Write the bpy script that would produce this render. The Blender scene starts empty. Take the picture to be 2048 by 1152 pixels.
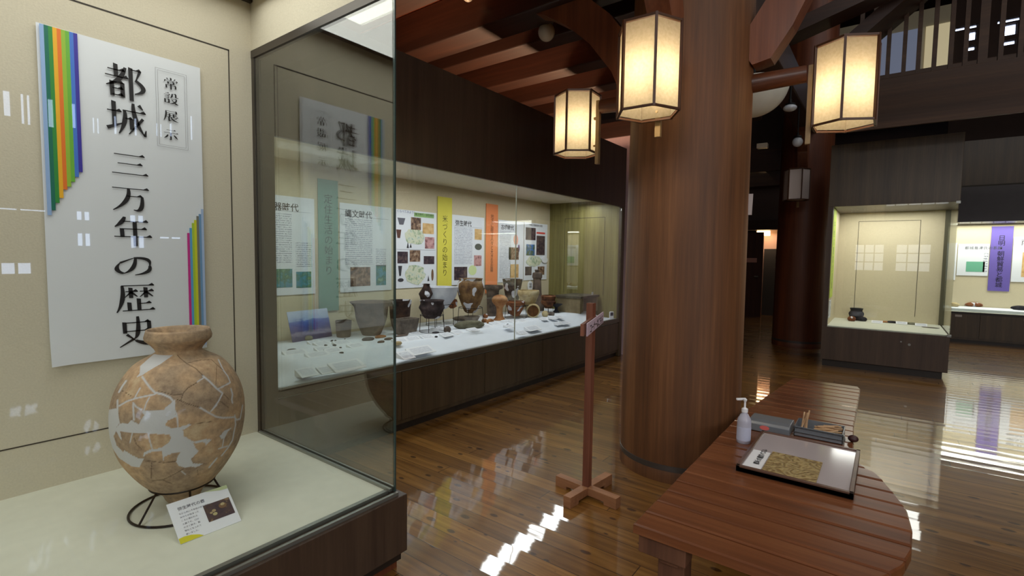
import bpy, math, random
from mathutils import Vector, Matrix
random.seed(7)
S = bpy.context.scene
COL = S.collection
PI = math.pi
# ------------------------------------------------------------ camera, world, exposure
FPX, YAW, PITCH, ROLL, EYE = 997.16, math.radians(36.977), math.radians(-3.614), math.radians(0.801), 1.55
def cam_axes():
    cy, sy, cp, sp = math.cos(YAW), math.sin(YAW), math.cos(PITCH), math.sin(PITCH)
    F = Vector((cp*cy, cp*sy, sp)); R0 = Vector((sy, -cy, 0)); U0 = R0.cross(F)
    R = math.cos(ROLL)*R0 + math.sin(ROLL)*U0
    U = -math.sin(ROLL)*R0 + math.cos(ROLL)*U0
    return R, U, F
CR, CU, CF = cam_axes()
CAMP = Vector((0, 0, EYE))
cd = bpy.data.cameras.new('camera'); cam = bpy.data.objects.new('camera', cd); COL.objects.link(cam)
M = Matrix((CR, CU, -CF)).transposed().to_4x4(); M.translation = CAMP
cam.matrix_world = M
cd.sensor_width = 36; cd.lens = 36*FPX/2048; cd.clip_start = .05; cd.clip_end = 100
S.camera = cam
S.view_settings.view_transform = 'Standard'; S.view_settings.look = 'None'
S.view_settings.gamma = 1; S.view_settings.use_curve_mapping = False
S.view_settings.exposure = 0.0
try:
    S.cycles.use_denoising = True
    S.cycles.max_bounces = 8; S.cycles.transparent_max_bounces = 16
    S.cycles.diffuse_bounces = 4; S.cycles.glossy_bounces = 5
    S.cycles.sample_clamp_indirect = 4
    S.cycles.caustics_reflective = False; S.cycles.caustics_refractive = False
except Exception: pass
W = bpy.data.worlds.new('world'); S.world = W; W.use_nodes = True
W.node_tree.nodes['Background'].inputs[0].default_value = (.75, .8, 1, 1)
W.node_tree.nodes['Background'].inputs[1].default_value = 0.25
def area(name, loc, size, power, color=(1,1,1), rot=(0,0,0), sizey=None, spread=None):
    l = bpy.data.lights.new(name, 'AREA'); l.energy = power; l.color = color
    l.shape = 'RECTANGLE'; l.size = size; l.size_y = sizey or size
    if spread: l.spread = spread
    o = bpy.data.objects.new(name, l); o.location = loc; o.rotation_euler = rot; COL.objects.link(o); return o
COOL = (.86, .94, 1.0); NEUT = (1, .975, .93)
# fluorescent tubes inside the display cases
area('left_case_light', (.0, 2.55, 3.05), 3.0, 30, NEUT, sizey=1.1)
for _x in (2.45, 3.85, 5.25, 6.55): area('long_case_light', (_x, 3.85, 2.40), 1.1, 12, (.96, .98, 1), sizey=.25)
area('right_case_light', (9.28, .0, 2.325), 1.0, 19, (1, .98, .93), sizey=1.1)
area('far_case_light', (13.45, -2.5, 2.325), .6, 75, (1, .98, .86), sizey=4.4)
area('case_top_light', (4.5, 3.62, 2.75), 5.0, 65, (1, .62, .38), rot=(PI, 0, 0), sizey=.1)
# window daylight, with added fill lamps overhead and to the rear
area('overhead_fill', (5.0, -3.2, 7.4), 9.0, 185, (1, .98, .95), sizey=6.0)  # fill lamp added to lift the ambient level; the ceiling has no skylight
area('window_daylight', (-2.6, -7.6, 3.8), 5.0, 260, (1, .985, .96), rot=(math.radians(90), 0, math.radians(-12)), sizey=3.6)
area('rear_fill', (-5.8, -2.0, 6.0), 1.8, 240, (1, .98, .95), rot=(0, math.radians(-75), 0), sizey=8.0)  # fill lamp added high behind the camera, not an actual entrance
# ------------------------------------------------------------ projection helpers (pixel frame 2048x1152)
def ray(x, y): return CF + CR*((x-1024)/FPX) - CU*((y-576)/FPX)
def onz(x, y, z): d = ray(x, y); return CAMP + d*((z-EYE)/d.z)
def onx(x, y, X): d = ray(x, y); return CAMP + d*(X/d.x)
def ony(x, y, Y): d = ray(x, y); return CAMP + d*(Y/d.y)
def ond(x, y, D): return CAMP + ray(x, y)*D
def depth(P): return (Vector(P)-CAMP).dot(CF)
def proj(P):
    v = Vector(P)-CAMP; d = v.dot(CF)
    return 1024+FPX*v.dot(CR)/d, 576-FPX*v.dot(CU)/d
# ------------------------------------------------------------ mesh helpers
class MB:
    def __init__(s): s.v = []; s.f = []
    def add(s, vs, fs):
        n = len(s.v); s.v += [Vector(v) for v in vs]; s.f += [tuple(i+n for i in f) for f in fs]; return s
    def box(s, x0, x1, y0, y1, z0, z1):
        return s.add([(x0,y0,z0),(x1,y0,z0),(x1,y1,z0),(x0,y1,z0),(x0,y0,z1),(x1,y0,z1),(x1,y1,z1),(x0,y1,z1)],
                     [(3,2,1,0),(4,5,6,7),(0,1,5,4),(1,2,6,5),(2,3,7,6),(3,0,4,7)])
    def xf(s, m, start=0):
        for i in range(start, len(s.v)): s.v[i] = m @ s.v[i]
        return s
    def bar(s, p0, p1, w, h, up=(0,0,1)):
        p0, p1 = Vector(p0), Vector(p1); d = (p1-p0).normalized(); u = Vector(up)
        sd = d.cross(u).normalized(); u = sd.cross(d).normalized()
        vs = [p+sd*a*w/2+u*b*h/2 for p in (p0, p1) for a, b in ((-1,-1),(1,-1),(1,1),(-1,1))]
        return s.add(vs, [(0,1,2,3),(7,6,5,4),(0,4,5,1),(1,5,6,2),(2,6,7,3),(3,7,4,0)])
    def cyl(s, p0, p1, r0, r1=None, n=16, cap=True):
        r1 = r0 if r1 is None else r1; p0, p1 = Vector(p0), Vector(p1); d = (p1-p0).normalized()
        a = Vector((1,0,0)) if abs(d.z) > .9 else Vector((0,0,1)); u = d.cross(a).normalized(); w = d.cross(u)
        vs = [p+(u*math.cos(2*PI*i/n)+w*math.sin(2*PI*i/n))*r for p, r in ((p0, r0), (p1, r1)) for i in range(n)]
        fs = [(i, (i+1)%n, n+(i+1)%n, n+i) for i in range(n)]
        if cap: fs += [tuple(range(n-1, -1, -1)), tuple(range(n, 2*n))]
        return s.add(vs, fs)
    def lathe(s, prof, c=(0,0,0), n=32, wob=None):
        c = Vector(c); k = len(s.v)
        for j, (r, z) in enumerate(prof):
            for i in range(n):
                a = 2*PI*i/n; q = r*(1+(wob(a, j) if wob else 0))
                s.v.append(c+Vector((q*math.cos(a), q*math.sin(a), z)))
        for j in range(len(prof)-1):
            for i in range(n):
                s.f.append((k+j*n+i, k+j*n+(i+1)%n, k+(j+1)*n+(i+1)%n, k+(j+1)*n+i))
        if prof[0][0] > 1e-4: s.f.append(tuple(k+i for i in range(n-1, -1, -1)))
        if prof[-1][0] > 1e-4: s.f.append(tuple(k+(len(prof)-1)*n+i for i in range(n)))
        return s
    def tube(s, pts, r, n=8, closed=False):
        pts = [Vector(p) for p in pts]; k = len(s.v); m = len(pts)
        for j, p in enumerate(pts):
            q = pts[(j+1) % m] if (closed or j < m-1) else p
            o = pts[j-1] if (closed or j > 0) else p
            d = (q-o).normalized(); a = Vector((0,0,1)) if abs(d.z) < .9 else Vector((1,0,0))
            u = d.cross(a).normalized(); w = u.cross(d)
            for i in range(n):
                t = 2*PI*i/n; s.v.append(p+(u*math.cos(t)+w*math.sin(t))*r)
        for j in range(m if closed else m-1):
            for i in range(n):
                j2 = (j+1) % m
                s.f.append((k+j*n+i, k+j*n+(i+1)%n, k+j2*n+(i+1)%n, k+j2*n+i))
        if not closed: s.f += [tuple(k+i for i in range(n-1,-1,-1)), tuple(k+(m-1)*n+i for i in range(n))]
        return s
    def ring(s, c, r, t, n=40, nn=8):
        return s.tube([(c[0]+r*math.cos(2*PI*i/n), c[1]+r*math.sin(2*PI*i/n), c[2]) for i in range(n)], t, nn, True)
    def sphere(s, c, r, sz=1, n=20, m=12):
        return s.lathe([(max(r*math.sin(PI*j/m), 1e-5), -r*sz*math.cos(PI*j/m)) for j in range(m+1)], c, n)
    def prism(s, poly, h, fr):
        """poly: 2-D points; fr = (origin, ex, ey, en): extruded h along en"""
        o, ex, ey, en = [Vector(q) for q in fr]; n = len(poly)
        vs = [o+ex*a+ey*b for a, b in poly]+[o+ex*a+ey*b+en*h for a, b in poly]
        return s.add(vs, [tuple(range(n-1,-1,-1)), tuple(range(n, 2*n))]+[(i, (i+1)%n, n+(i+1)%n, n+i) for i in range(n)])
    def build(s, name, mat, parent=None, smooth=False, bevel=0, kind=None, fix=True):
        m = bpy.data.meshes.new(name); off = parent_loc(parent)
        m.from_pydata([tuple(v-off) for v in s.v], [], s.f); m.update()
        if fix:
            import bmesh
            b = bmesh.new(); b.from_mesh(m); bmesh.ops.recalc_face_normals(b, faces=b.faces); b.to_mesh(m); b.free()
        if smooth:
            for p in m.polygons: p.use_smooth = True
            try: m.set_sharp_from_angle(angle=math.radians(40))
            except Exception: pass
        m.materials.append(mat)
        o = bpy.data.objects.new(name, m); COL.objects.link(o)
        if parent: o.parent = parent
        if kind: o['kind'] = kind
        if bevel:
            md = o.modifiers.new('b', 'BEVEL'); md.width = bevel; md.segments = 2; md.limit_method = 'ANGLE'
        return o
def parent_loc(p):
    v = Vector((0,0,0))
    while p: v = v+p.location; p = p.parent
    return v
def tag(o, label, cat, group=None):
    o['label'] = label; o['category'] = cat
    if group: o['group'] = group
    return o
def thing(name, label, cat, loc, group=None):
    o = bpy.data.objects.new(name, None); COL.objects.link(o); o.location = loc; o.empty_display_size = .1
    return tag(o, label, cat, group)
def B(*a): return MB().box(*a)
# ------------------------------------------------------------ material helpers
def lin(c): return tuple(((x/255)/12.92 if x/255 <= .04045 else ((x/255+.055)/1.055)**2.4) for x in c)+(1,)
def newmat(name):
    m = bpy.data.materials.new(name); m.use_nodes = True; nt = m.node_tree
    return m, nt, nt.nodes['Principled BSDF']
def plain(name, rgb, rough=.6, metal=0, noise=0, scale=20, spec=.5, emit=0, coat=0):
    m, nt, b = newmat(name); c = lin(rgb)
    b.inputs['Base Color'].default_value = c; b.inputs['Roughness'].default_value = rough
    b.inputs['Metallic'].default_value = metal; b.inputs['Specular IOR Level'].default_value = spec
    b.inputs['Coat Weight'].default_value = coat; b.inputs['Coat Roughness'].default_value = .08
    if emit: b.inputs['Emission Color'].default_value = c; b.inputs['Emission Strength'].default_value = emit
    if noise:
        t = nt.nodes.new('ShaderNodeTexNoise'); t.inputs['Scale'].default_value = scale; t.inputs['Detail'].default_value = 5
        tc = nt.nodes.new('ShaderNodeTexCoord'); nt.links.new(tc.outputs['Object'], t.inputs['Vector'])
        r = nt.nodes.new('ShaderNodeValToRGB')
        r.color_ramp.elements[0].position = .3; r.color_ramp.elements[1].position = .7
        r.color_ramp.elements[0].color = tuple(x*(1-noise) for x in c[:3])+(1,)
        r.color_ramp.elements[1].color = tuple(min(x*(1+noise), 1) for x in c[:3])+(1,)
        nt.links.new(t.outputs['Fac'], r.inputs['Fac']); nt.links.new(r.outputs['Color'], b.inputs['Base Color'])
        bp = nt.nodes.new('ShaderNodeBump'); bp.inputs['Strength'].default_value = .15; bp.inputs['Distance'].default_value = .01
        nt.links.new(t.outputs['Fac'], bp.inputs['Height']); nt.links.new(bp.outputs['Normal'], b.inputs['Normal'])
    return m
def ramp(nt, fac, stops):
    r = nt.nodes.new('ShaderNodeValToRGB'); e = r.color_ramp.elements
    while len(e) < len(stops): e.new(.5)
    for i, (p, c) in enumerate(stops): e[i].position = p; e[i].color = lin(c) if len(c) == 3 else c
    nt.links.new(fac, r.inputs['Fac']); return r.outputs['Color']
def noise(nt, scale, vec, detail=5, rough=.5):
    t = nt.nodes.new('ShaderNodeTexNoise'); t.inputs['Scale'].default_value = scale
    t.inputs['Detail'].default_value = detail; t.inputs['Roughness'].default_value = rough
    nt.links.new(vec, t.inputs['Vector']); return t.outputs['Fac']
def mapping(nt, scale, src='Object', loc=(0,0,0)):
    tc = nt.nodes.new('ShaderNodeTexCoord'); mp = nt.nodes.new('ShaderNodeMapping')
    mp.inputs['Scale'].default_value = scale; mp.inputs['Location'].default_value = loc
    nt.links.new(tc.outputs[src], mp.inputs['Vector']); return mp.outputs['Vector']
def math_(nt, op, a, b=None, c=None):
    n = nt.nodes.new('ShaderNodeMath'); n.operation = op
    for i, q in enumerate((a, b, c)):
        if q is None: continue
        if isinstance(q, (int, float)): n.inputs[i].default_value = q
        else: nt.links.new(q, n.inputs[i])
    return n.outputs[0]
def mixc(nt, fac, a, b, mode='MIX'):
    n = nt.nodes.new('ShaderNodeMix'); n.data_type = 'RGBA'; n.blend_type = mode
    for sock, q in ((n.inputs[0], fac), (n.inputs[6], a), (n.inputs[7], b)):
        if isinstance(q, (int, float)): sock.default_value = q
        elif isinstance(q, tuple): sock.default_value = q if len(q) == 4 else lin(q)
        else: nt.links.new(q, sock)
    return n.outputs[2]
def wood(name, dark, mid, light, axis='Z', grain=14, rough=.45, coat=0, fine=60, bump=.1):
    m, nt, b = newmat(name); k = .04
    s = {'X': (k,1,1), 'Y': (1,k,1), 'Z': (1,1,k)}[axis]
    v = mapping(nt, s); n1 = noise(nt, grain, v, 6, .6); n2 = noise(nt, fine, v, 3, .6)
    f = math_(nt, 'ADD', math_(nt, 'MULTIPLY', n1, .7), math_(nt, 'MULTIPLY', n2, .3))
    c = ramp(nt, f, [(.32, dark), (.5, mid), (.68, light)]); nt.links.new(c, b.inputs['Base Color'])
    b.inputs['Roughness'].default_value = rough; b.inputs['Coat Weight'].default_value = coat; b.inputs['Coat Roughness'].default_value = .12
    bp = nt.nodes.new('ShaderNodeBump'); bp.inputs['Strength'].default_value = bump; bp.inputs['Distance'].default_value = .005
    nt.links.new(f, bp.inputs['Height']); nt.links.new(bp.outputs['Normal'], b.inputs['Normal'])
    return m
def glass(name, tint, k=.05):
    m = bpy.data.materials.new(name); m.use_nodes = True; nt = m.node_tree; nt.nodes.clear()
    out = nt.nodes.new('ShaderNodeOutputMaterial'); tr = nt.nodes.new('ShaderNodeBsdfTransparent'); gl = nt.nodes.new('ShaderNodeBsdfGlossy')
    tr.inputs[0].default_value = tint; gl.inputs['Roughness'].default_value = 0.0; gl.inputs[0].default_value = (1,1,1,1)
    g = nt.nodes.new('ShaderNodeNewGeometry'); d = nt.nodes.new('ShaderNodeVectorMath'); d.operation = 'DOT_PRODUCT'
    nt.links.new(g.outputs['Normal'], d.inputs[0]); nt.links.new(g.outputs['Incoming'], d.inputs[1])
    a = math_(nt, 'ABSOLUTE', d.outputs['Value']); p = math_(nt, 'POWER', math_(nt, 'SUBTRACT', 1.0, a), 5.0)
    f = math_(nt, 'ADD', math_(nt, 'MULTIPLY', p, 1-k), k)
    mx = nt.nodes.new('ShaderNodeMixShader'); nt.links.new(f, mx.inputs[0]); nt.links.new(tr.outputs[0], mx.inputs[1]); nt.links.new(gl.outputs[0], mx.inputs[2])
    nt.links.new(mx.outputs[0], out.inputs[0]); return m
# ------------------------------------------------------------ materials
M_case = wood('casing wood', (54,42,28), (70,56,38), (86,72,50), 'Z', 9, .42, 0, 90, .05)
M_caseX = wood('casing wood rail', (56,50,42), (74,66,54), (88,80,66), 'X', 9, .4, 0, 90, .05)
M_case_r = wood('casing wood brown', (56,42,34), (70,55,44), (82,66,52), 'Z', 9, .42, 0, 90, .05)
M_case_b = plain('dark blue-brown laminate', (50,44,46), .4, noise=.1, scale=8)
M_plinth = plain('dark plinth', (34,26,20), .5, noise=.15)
M_cream = plain('cream fabric', (208,200,180), .9, noise=.05, scale=120, spec=.2)
M_cream2 = plain('cream painted shelf', (222,224,208), .55, noise=.03, scale=15, spec=.3)
M_creamwall = plain('cream backing cloth', (214,202,172), .9, noise=.05, scale=90, spec=.1)
M_olive = wood('olive stained panel', (96,88,46), (122,114,66), (142,134,82), 'Z', 12, .5, 0, 70, .05)
M_dark = plain('dark seam', (52,46,38), .7)
M_black = plain('black iron', (22,20,20), .4, metal=.6)
M_glass = glass('case glass', (.90, .93, .91, 1), .11)
M_glass2 = glass('clear case glass', (.95, .97, .96, 1), .04)
M_edge = plain('green glass edge', (58,76,74), .15)
M_frame = plain('dark bronze frame', (70,64,58), .35, metal=.5)
M_alu = plain('grey aluminium channel', (150,152,146), .35, metal=.7)
M_white = plain('white paper', (232,236,242), .6, spec=.3)
M_card = plain('white card', (236,238,242), .6, spec=.3)
M_cloth = plain('white tablecloth', (222,228,236), .9, noise=.03, scale=6, spec=.1)
M_ink = plain('black ink', (22,20,24), .6)
M_ink2 = plain('grey ink', (86,86,96), .7)
M_pillar = wood('pillar timber', (76,46,24), (104,66,36), (134,90,54), 'Z', 7, .6, .0, 40, .12)
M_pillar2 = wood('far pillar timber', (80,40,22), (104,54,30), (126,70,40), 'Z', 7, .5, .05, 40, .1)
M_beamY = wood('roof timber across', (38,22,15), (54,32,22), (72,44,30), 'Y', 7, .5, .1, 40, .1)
M_beamX = wood('roof timber along', (38,22,15), (54,32,22), (72,44,30), 'X', 7, .5, .1, 40, .1)
M_dimY = wood('gallery timber', (54,34,20), (68,45,29), (84,58,38), 'Y', 7, .6, 0, 40, .1)
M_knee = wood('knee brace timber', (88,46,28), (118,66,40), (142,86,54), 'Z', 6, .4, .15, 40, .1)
M_soffit = wood('ceiling boards', (120,60,40), (160,84,56), (190,108,74), 'Y', 6, .6, 0, 40, .1)
M_arm = wood('lamp arm timber', (70,38,22), (96,54,32), (116,68,42), 'Y', 8, .4, .1, 50, .1)
M_bamboo = plain('pale lamp batten', (150,124,84), .5, noise=.1)
M_lframe = plain('lantern frame wood', (78,46,26), .45)
M_bench = wood('bench timber', (84,48,28), (116,68,40), (142,90,56), 'Y', 8, .3, .3, 50, .12)
M_benchL = wood('bench leg timber', (78,50,38), (104,70,52), (124,86,66), 'Z', 8, .5, 0, 50, .12)
M_stand = wood('stand timber', (98,56,40), (120,72,54), (138,88,66), 'Z', 10, .5, 0, 60, .05)
M_standP = wood('stand foot timber', (136,92,62), (164,116,82), (182,134,98), 'Y', 10, .5, 0, 60, .05)
M_pink = plain('pale plaster', (206,178,182), .9, noise=.03)
M_wallw = plain('brown wall boards', (58,40,32), .8, noise=.15, scale=3)
M_globe = plain('milk glass', (214,206,186), .15, coat=.5)
M_globe2 = plain('bluish milk glass', (190,196,204), .15, coat=.5)
M_green = plain('green paper strip', (112,152,138), .7)
M_yellow = plain('yellow paper strip', (226,216,84), .7)
M_orange = plain('orange paper strip', (240,142,84), .7)
M_purple = plain('purple paper strip', (108,92,176), .7)
M_lime = plain('lime paper strip', (196,216,90), .7)
def m_floor():
    m, nt, b = newmat('varnished knotty floorboards'); g = nt.nodes.new('ShaderNodeNewGeometry')
    sx = nt.nodes.new('ShaderNodeSeparateXYZ'); nt.links.new(g.outputs['Position'], sx.inputs[0]); X, Y = sx.outputs[0], sx.outputs[1]
    Wd = .132
    u = math_(nt, 'DIVIDE', math_(nt, 'ADD', X, 30.0), Wd); idx = math_(nt, 'FLOOR', u); fr = math_(nt, 'FRACT', u)
    wn = nt.nodes.new('ShaderNodeTexWhiteNoise'); wn.noise_dimensions = '1D'; nt.links.new(idx, wn.inputs['W']); rnd = wn.outputs['Value']
    off = math_(nt, 'MULTIPLY', rnd, 37.0)
    yy = math_(nt, 'ADD', Y, off)
    cb = nt.nodes.new('ShaderNodeCombineXYZ'); nt.links.new(X, cb.inputs[0]); nt.links.new(math_(nt, 'MULTIPLY', yy, .06), cb.inputs[1]); nt.links.new(off, cb.inputs[2])
    gr = noise(nt, 26, cb.outputs[0], 6, .6)
    base = ramp(nt, gr, [(.3, (116,80,36)), (.5, (148,106,52)), (.7, (174,130,70))])
    bl = math_(nt, 'DIVIDE', yy, 2.9); seg = math_(nt, 'FLOOR', bl)
    w2 = nt.nodes.new('ShaderNodeTexWhiteNoise'); w2.noise_dimensions = '2D'; c2 = nt.nodes.new('ShaderNodeCombineXYZ')
    nt.links.new(idx, c2.inputs[0]); nt.links.new(seg, c2.inputs[1]); nt.links.new(c2.outputs[0], w2.inputs['Vector'])
    tone = ramp(nt, w2.outputs['Value'], [(0, (196,186,176)), (1, (255,250,240))])
    base = mixc(nt, 1.0, base, tone, 'MULTIPLY')
    # knots
    vo = nt.nodes.new('ShaderNodeTexVoronoi'); vo.inputs['Scale'].default_value = 1.0; vo.voronoi_dimensions = '2D'
    cv = nt.nodes.new('ShaderNodeCombineXYZ'); nt.links.new(math_(nt, 'MULTIPLY', X, 7.0), cv.inputs[0]); nt.links.new(math_(nt, 'MULTIPLY', yy, 3.6), cv.inputs[1])
    nt.links.new(cv.outputs[0], vo.inputs['Vector'])
    sc = nt.nodes.new('ShaderNodeSeparateColor'); nt.links.new(vo.outputs['Color'], sc.inputs[0])
    rad = math_(nt, 'ADD', math_(nt, 'MULTIPLY', sc.outputs[0], .15), -.025)
    k = math_(nt, 'SUBTRACT', rad, vo.outputs['Distance'])
    kk = nt.nodes.new('ShaderNodeMapRange'); kk.inputs[1].default_value = -.02; kk.inputs[2].default_value = .02; nt.links.new(k, kk.inputs[0])
    base = mixc(nt, math_(nt, 'MULTIPLY', kk.outputs[0], .85), base, (52,28,14))
    e = math_(nt, 'ABSOLUTE', math_(nt, 'SUBTRACT', fr, .5)); gap = math_(nt, 'GREATER_THAN', e, .484)
    ef = math_(nt, 'ABSOLUTE', math_(nt, 'SUBTRACT', math_(nt, 'FRACT', bl), .5)); gap2 = math_(nt, 'GREATER_THAN', ef, .4992)
    gg = math_(nt, 'MAXIMUM', gap, gap2)
    base = mixc(nt, math_(nt, 'MULTIPLY', gg, .9), base, (38,22,12))
    nt.links.new(base, b.inputs['Base Color'])
    b.inputs['Roughness'].default_value = .34; b.inputs['Specular IOR Level'].default_value = .3
    b.inputs['Coat Weight'].default_value = 1; b.inputs['Coat Roughness'].default_value = .035; b.inputs['Coat IOR'].default_value = 1.85
    cup = math_(nt, 'MULTIPLY', math_(nt, 'POWER', math_(nt, 'MULTIPLY', e, 2.0), 2.0), .00030)
    wv = nt.nodes.new('ShaderNodeCombineXYZ'); nt.links.new(math_(nt, 'MULTIPLY', X, 1.0), wv.inputs[0]); nt.links.new(math_(nt, 'MULTIPLY', yy, .35), wv.inputs[1]); nt.links.new(off, wv.inputs[2])
    nb = math_(nt, 'MULTIPLY', noise(nt, 9, wv.outputs[0], 2, .5), .00035)
    nb2 = math_(nt, 'MULTIPLY', gr, .00007)
    h = math_(nt, 'ADD', math_(nt, 'ADD', cup, nb), math_(nt, 'ADD', nb2, math_(nt, 'MULTIPLY', gg, -.0015)))
    bp = nt.nodes.new('ShaderNodeBump'); bp.inputs['Strength'].default_value = 1; bp.inputs['Distance'].default_value = 1
    nt.links.new(h, bp.inputs['Height']); nt.links.new(bp.outputs['Normal'], b.inputs['Normal']); nt.links.new(bp.outputs['Normal'], b.inputs['Coat Normal'])
    return m
M_floor = m_floor()
def m_text(name, row=.012, paper=(232,236,242), ink=(146,150,168), ax='XZ', cw=.004):
    m, nt, b = newmat(name); tc = nt.nodes.new('ShaderNodeTexCoord'); sx = nt.nodes.new('ShaderNodeSeparateXYZ'); nt.links.new(tc.outputs['Object'], sx.inputs[0])
    i = {'X':0,'Y':1,'Z':2}; A, Z = sx.outputs[i[ax[0]]], sx.outputs[i[ax[1]]]
    r = math_(nt, 'DIVIDE', Z, row); fr = math_(nt, 'FRACT', r); ri = math_(nt, 'FLOOR', r)
    inrow = math_(nt, 'GREATER_THAN', fr, .48)
    c = nt.nodes.new('ShaderNodeCombineXYZ'); nt.links.new(math_(nt, 'DIVIDE', A, cw), c.inputs[0]); nt.links.new(math_(nt, 'MULTIPLY', ri, 7.3), c.inputs[1]); nt.links.new(math_(nt, 'MULTIPLY', fr, 2.2), c.inputs[2])
    n = noise(nt, 1.0, c.outputs[0], 1); t = math_(nt, 'GREATER_THAN', n, .46)
    f = math_(nt, 'MULTIPLY', math_(nt, 'MULTIPLY', inrow, t), .85)
    nt.links.new(mixc(nt, f, paper, ink), b.inputs['Base Color']); b.inputs['Roughness'].default_value = .6; return m
M_text = m_text('printed text lines', .021, cw=.008)
M_texth = m_text('small printed card text', .009, ax='XY')
M_textc = m_text('caption card text', .0095, ax='XZ', ink=(80,80,90))
def m_pic(name, cols, scale=9):
    m, nt, b = newmat(name); v = mapping(nt, (1,1,1)); n = noise(nt, scale, v, 4, .65)
    st = [(.3+.4*i/(len(cols)-1), c) for i, c in enumerate(cols)]
    nt.links.new(ramp(nt, n, st), b.inputs['Base Color']); b.inputs['Roughness'].default_value = .5; return m
P_dig = m_pic('photo of excavation', [(50,40,40),(96,70,56),(150,120,96),(190,170,150)], 22)
P_green = m_pic('photo of map', [(60,110,150),(70,150,170),(60,110,80),(150,190,160)], 14)
P_land = m_pic('watercolour landscape', [(110,160,140),(200,214,200),(226,224,196),(150,180,150),(190,170,130)], 14)
P_blue = m_pic('photo of blue sky hill', [(50,70,40),(80,100,60),(70,120,190),(120,160,220)], 10)
P_pinkp = m_pic('photo of pale find', [(110,60,66),(200,150,150),(220,180,176)], 18)
P_dark = m_pic('dark photo', [(30,26,34),(66,50,60),(120,100,90)], 24)
P_tan = m_pic('tan chart', [(190,150,90),(220,180,120),(232,200,150)], 14)
P_food = m_pic('dark food photo', [(38,24,34),(60,40,50),(70,50,44),(170,140,100)], 26)
# ------------------------------------------------------------ room shell
def struct(name, mb, mat, **k): return mb.build(name, mat, kind='structure', **k)
struct('floor', B(-6, 18, -8, 8, -.1, 0), M_floor)
struct('wall_left', B(-6, 18, 6.0, 6.2, 0, 7.5), M_wallw)
struct('wall_front', B(18, 18.2, -8, 8, 0, 7.5), M_wallw)
struct('ceiling', B(-6, 18, -8, 8, 7.5, 7.7), M_beamX)
# ceiling boards over the left aisle, carried by the cross beams
struct('trim_1', B(-1, 7.6, 1.4, 6.0, 4.06, 4.12), M_soffit)
# back walls with real window openings filled by bright panes
M_sky = plain('bright window daylight', (205,222,255), .5, emit=5.5)
M_skyw = plain('soft window daylight', (235,240,250), .5, emit=2.2)
def window_wall(name, axis, at, lo, hi, ztop, wins, first, thick=.15, outward=-1):
    """wall slab at axis=at with rectangular openings; each opening gets frame and pane"""
    xs = sorted({lo, hi} | {w[0] for w in wins} | {w[1] for w in wins}); zs = sorted({0, ztop} | {w[2] for w in wins} | {w[3] for w in wins})
    mb = MB()
    def bx(m, a0, a1, z0, z1, d0, d1):
        if axis == 'Y': m.box(a0, a1, min(at+d0, at+d1), max(at+d0, at+d1), z0, z1)
        else: m.box(min(at+d0, at+d1), max(at+d0, at+d1), a0, a1, z0, z1)
    for i in range(len(xs)-1):
        run = None
        for j in range(len(zs)-1):
            cx, cz = (xs[i]+xs[i+1])/2, (zs[j]+zs[j+1])/2
            hole = any(w[0] < cx < w[1] and w[2] < cz < w[3] for w in wins)
            if not hole: run = [zs[j], zs[j+1]] if run is None else [run[0], zs[j+1]]
            if (hole or j == len(zs)-2) and run: bx(mb, xs[i], xs[i+1], run[0], run[1], 0, outward*thick); run = None
    struct(name, mb, M_wallw)
    for k, w in enumerate(wins):
        p = MB(); bx(p, w[0], w[1], w[2], w[3], outward*thick*.7, outward*thick*.75); q = struct('window_%d' % (first+k), p, w[4] if len(w) > 4 else M_sky)
        f = MB(); nx, nz = (w[5], w[6]) if len(w) > 6 else (1, 1)
        for a in range(nx+1):
            c = w[0]+(w[1]-w[0])*a/nx; bx(f, c-.018, c+.018, w[2], w[3], outward*thick*.3, outward*thick*.7)
        for a in range(nz+1):
            c = w[2]+(w[3]-w[2])*a/nz; bx(f, w[0], w[1], c-.018, c+.018, outward*thick*.3, outward*thick*.7)
        f.build('window_frame', M_beamX, q)
wy = []
for x0, x1, z0, z1 in ((1.62,1.74,3.75,4.2),(1.83,1.98,3.66,4.2),(2.17,2.28,3.68,4.2),(2.49,2.58,3.73,4.2),(2.78,2.91,3.70,4.02),(3.10,3.18,3.75,4.12),(3.42,3.50,3.78,4.15),(3.78,3.92,3.84,4.35),(4.02,4.10,3.88,4.38),(4.40,4.48,3.88,4.42),
                       (2.50,2.72,2.09,2.28),(2.50,2.72,1.62,1.88),(3.30,3.56,2.10,2.27),(3.30,3.56,1.60,1.87),(3.79,4.20,1.80,1.87),(1.4,2.12,2.20,2.26),(1.50,1.9,1.12,1.34)):
    wy.append((x0, x1, z0, z1, M_sky, 1 if x1-x0 < .12 else 2, 1))
window_wall('wall_right', 'Y', -8, -6, 18, 7.5, wy, 1)
wx = [(-6.2,-5.4,1.0,2.4,M_skyw,3,4), (-1.2,-.2,1.2,2.2,M_skyw,3,3), (.15,1.05,1.2,2.2,M_skyw,3,3), (2.5,3.6,1.2,2.4,M_skyw,3,3), (-4.6,-2.6,3.4,4.6,M_skyw,5,3), (-1.6,1.4,3.6,4.6,M_skyw,8,2)]
window_wall('wall_back', 'X', -6, -8, 6, 7.5, wx, 20)
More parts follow.
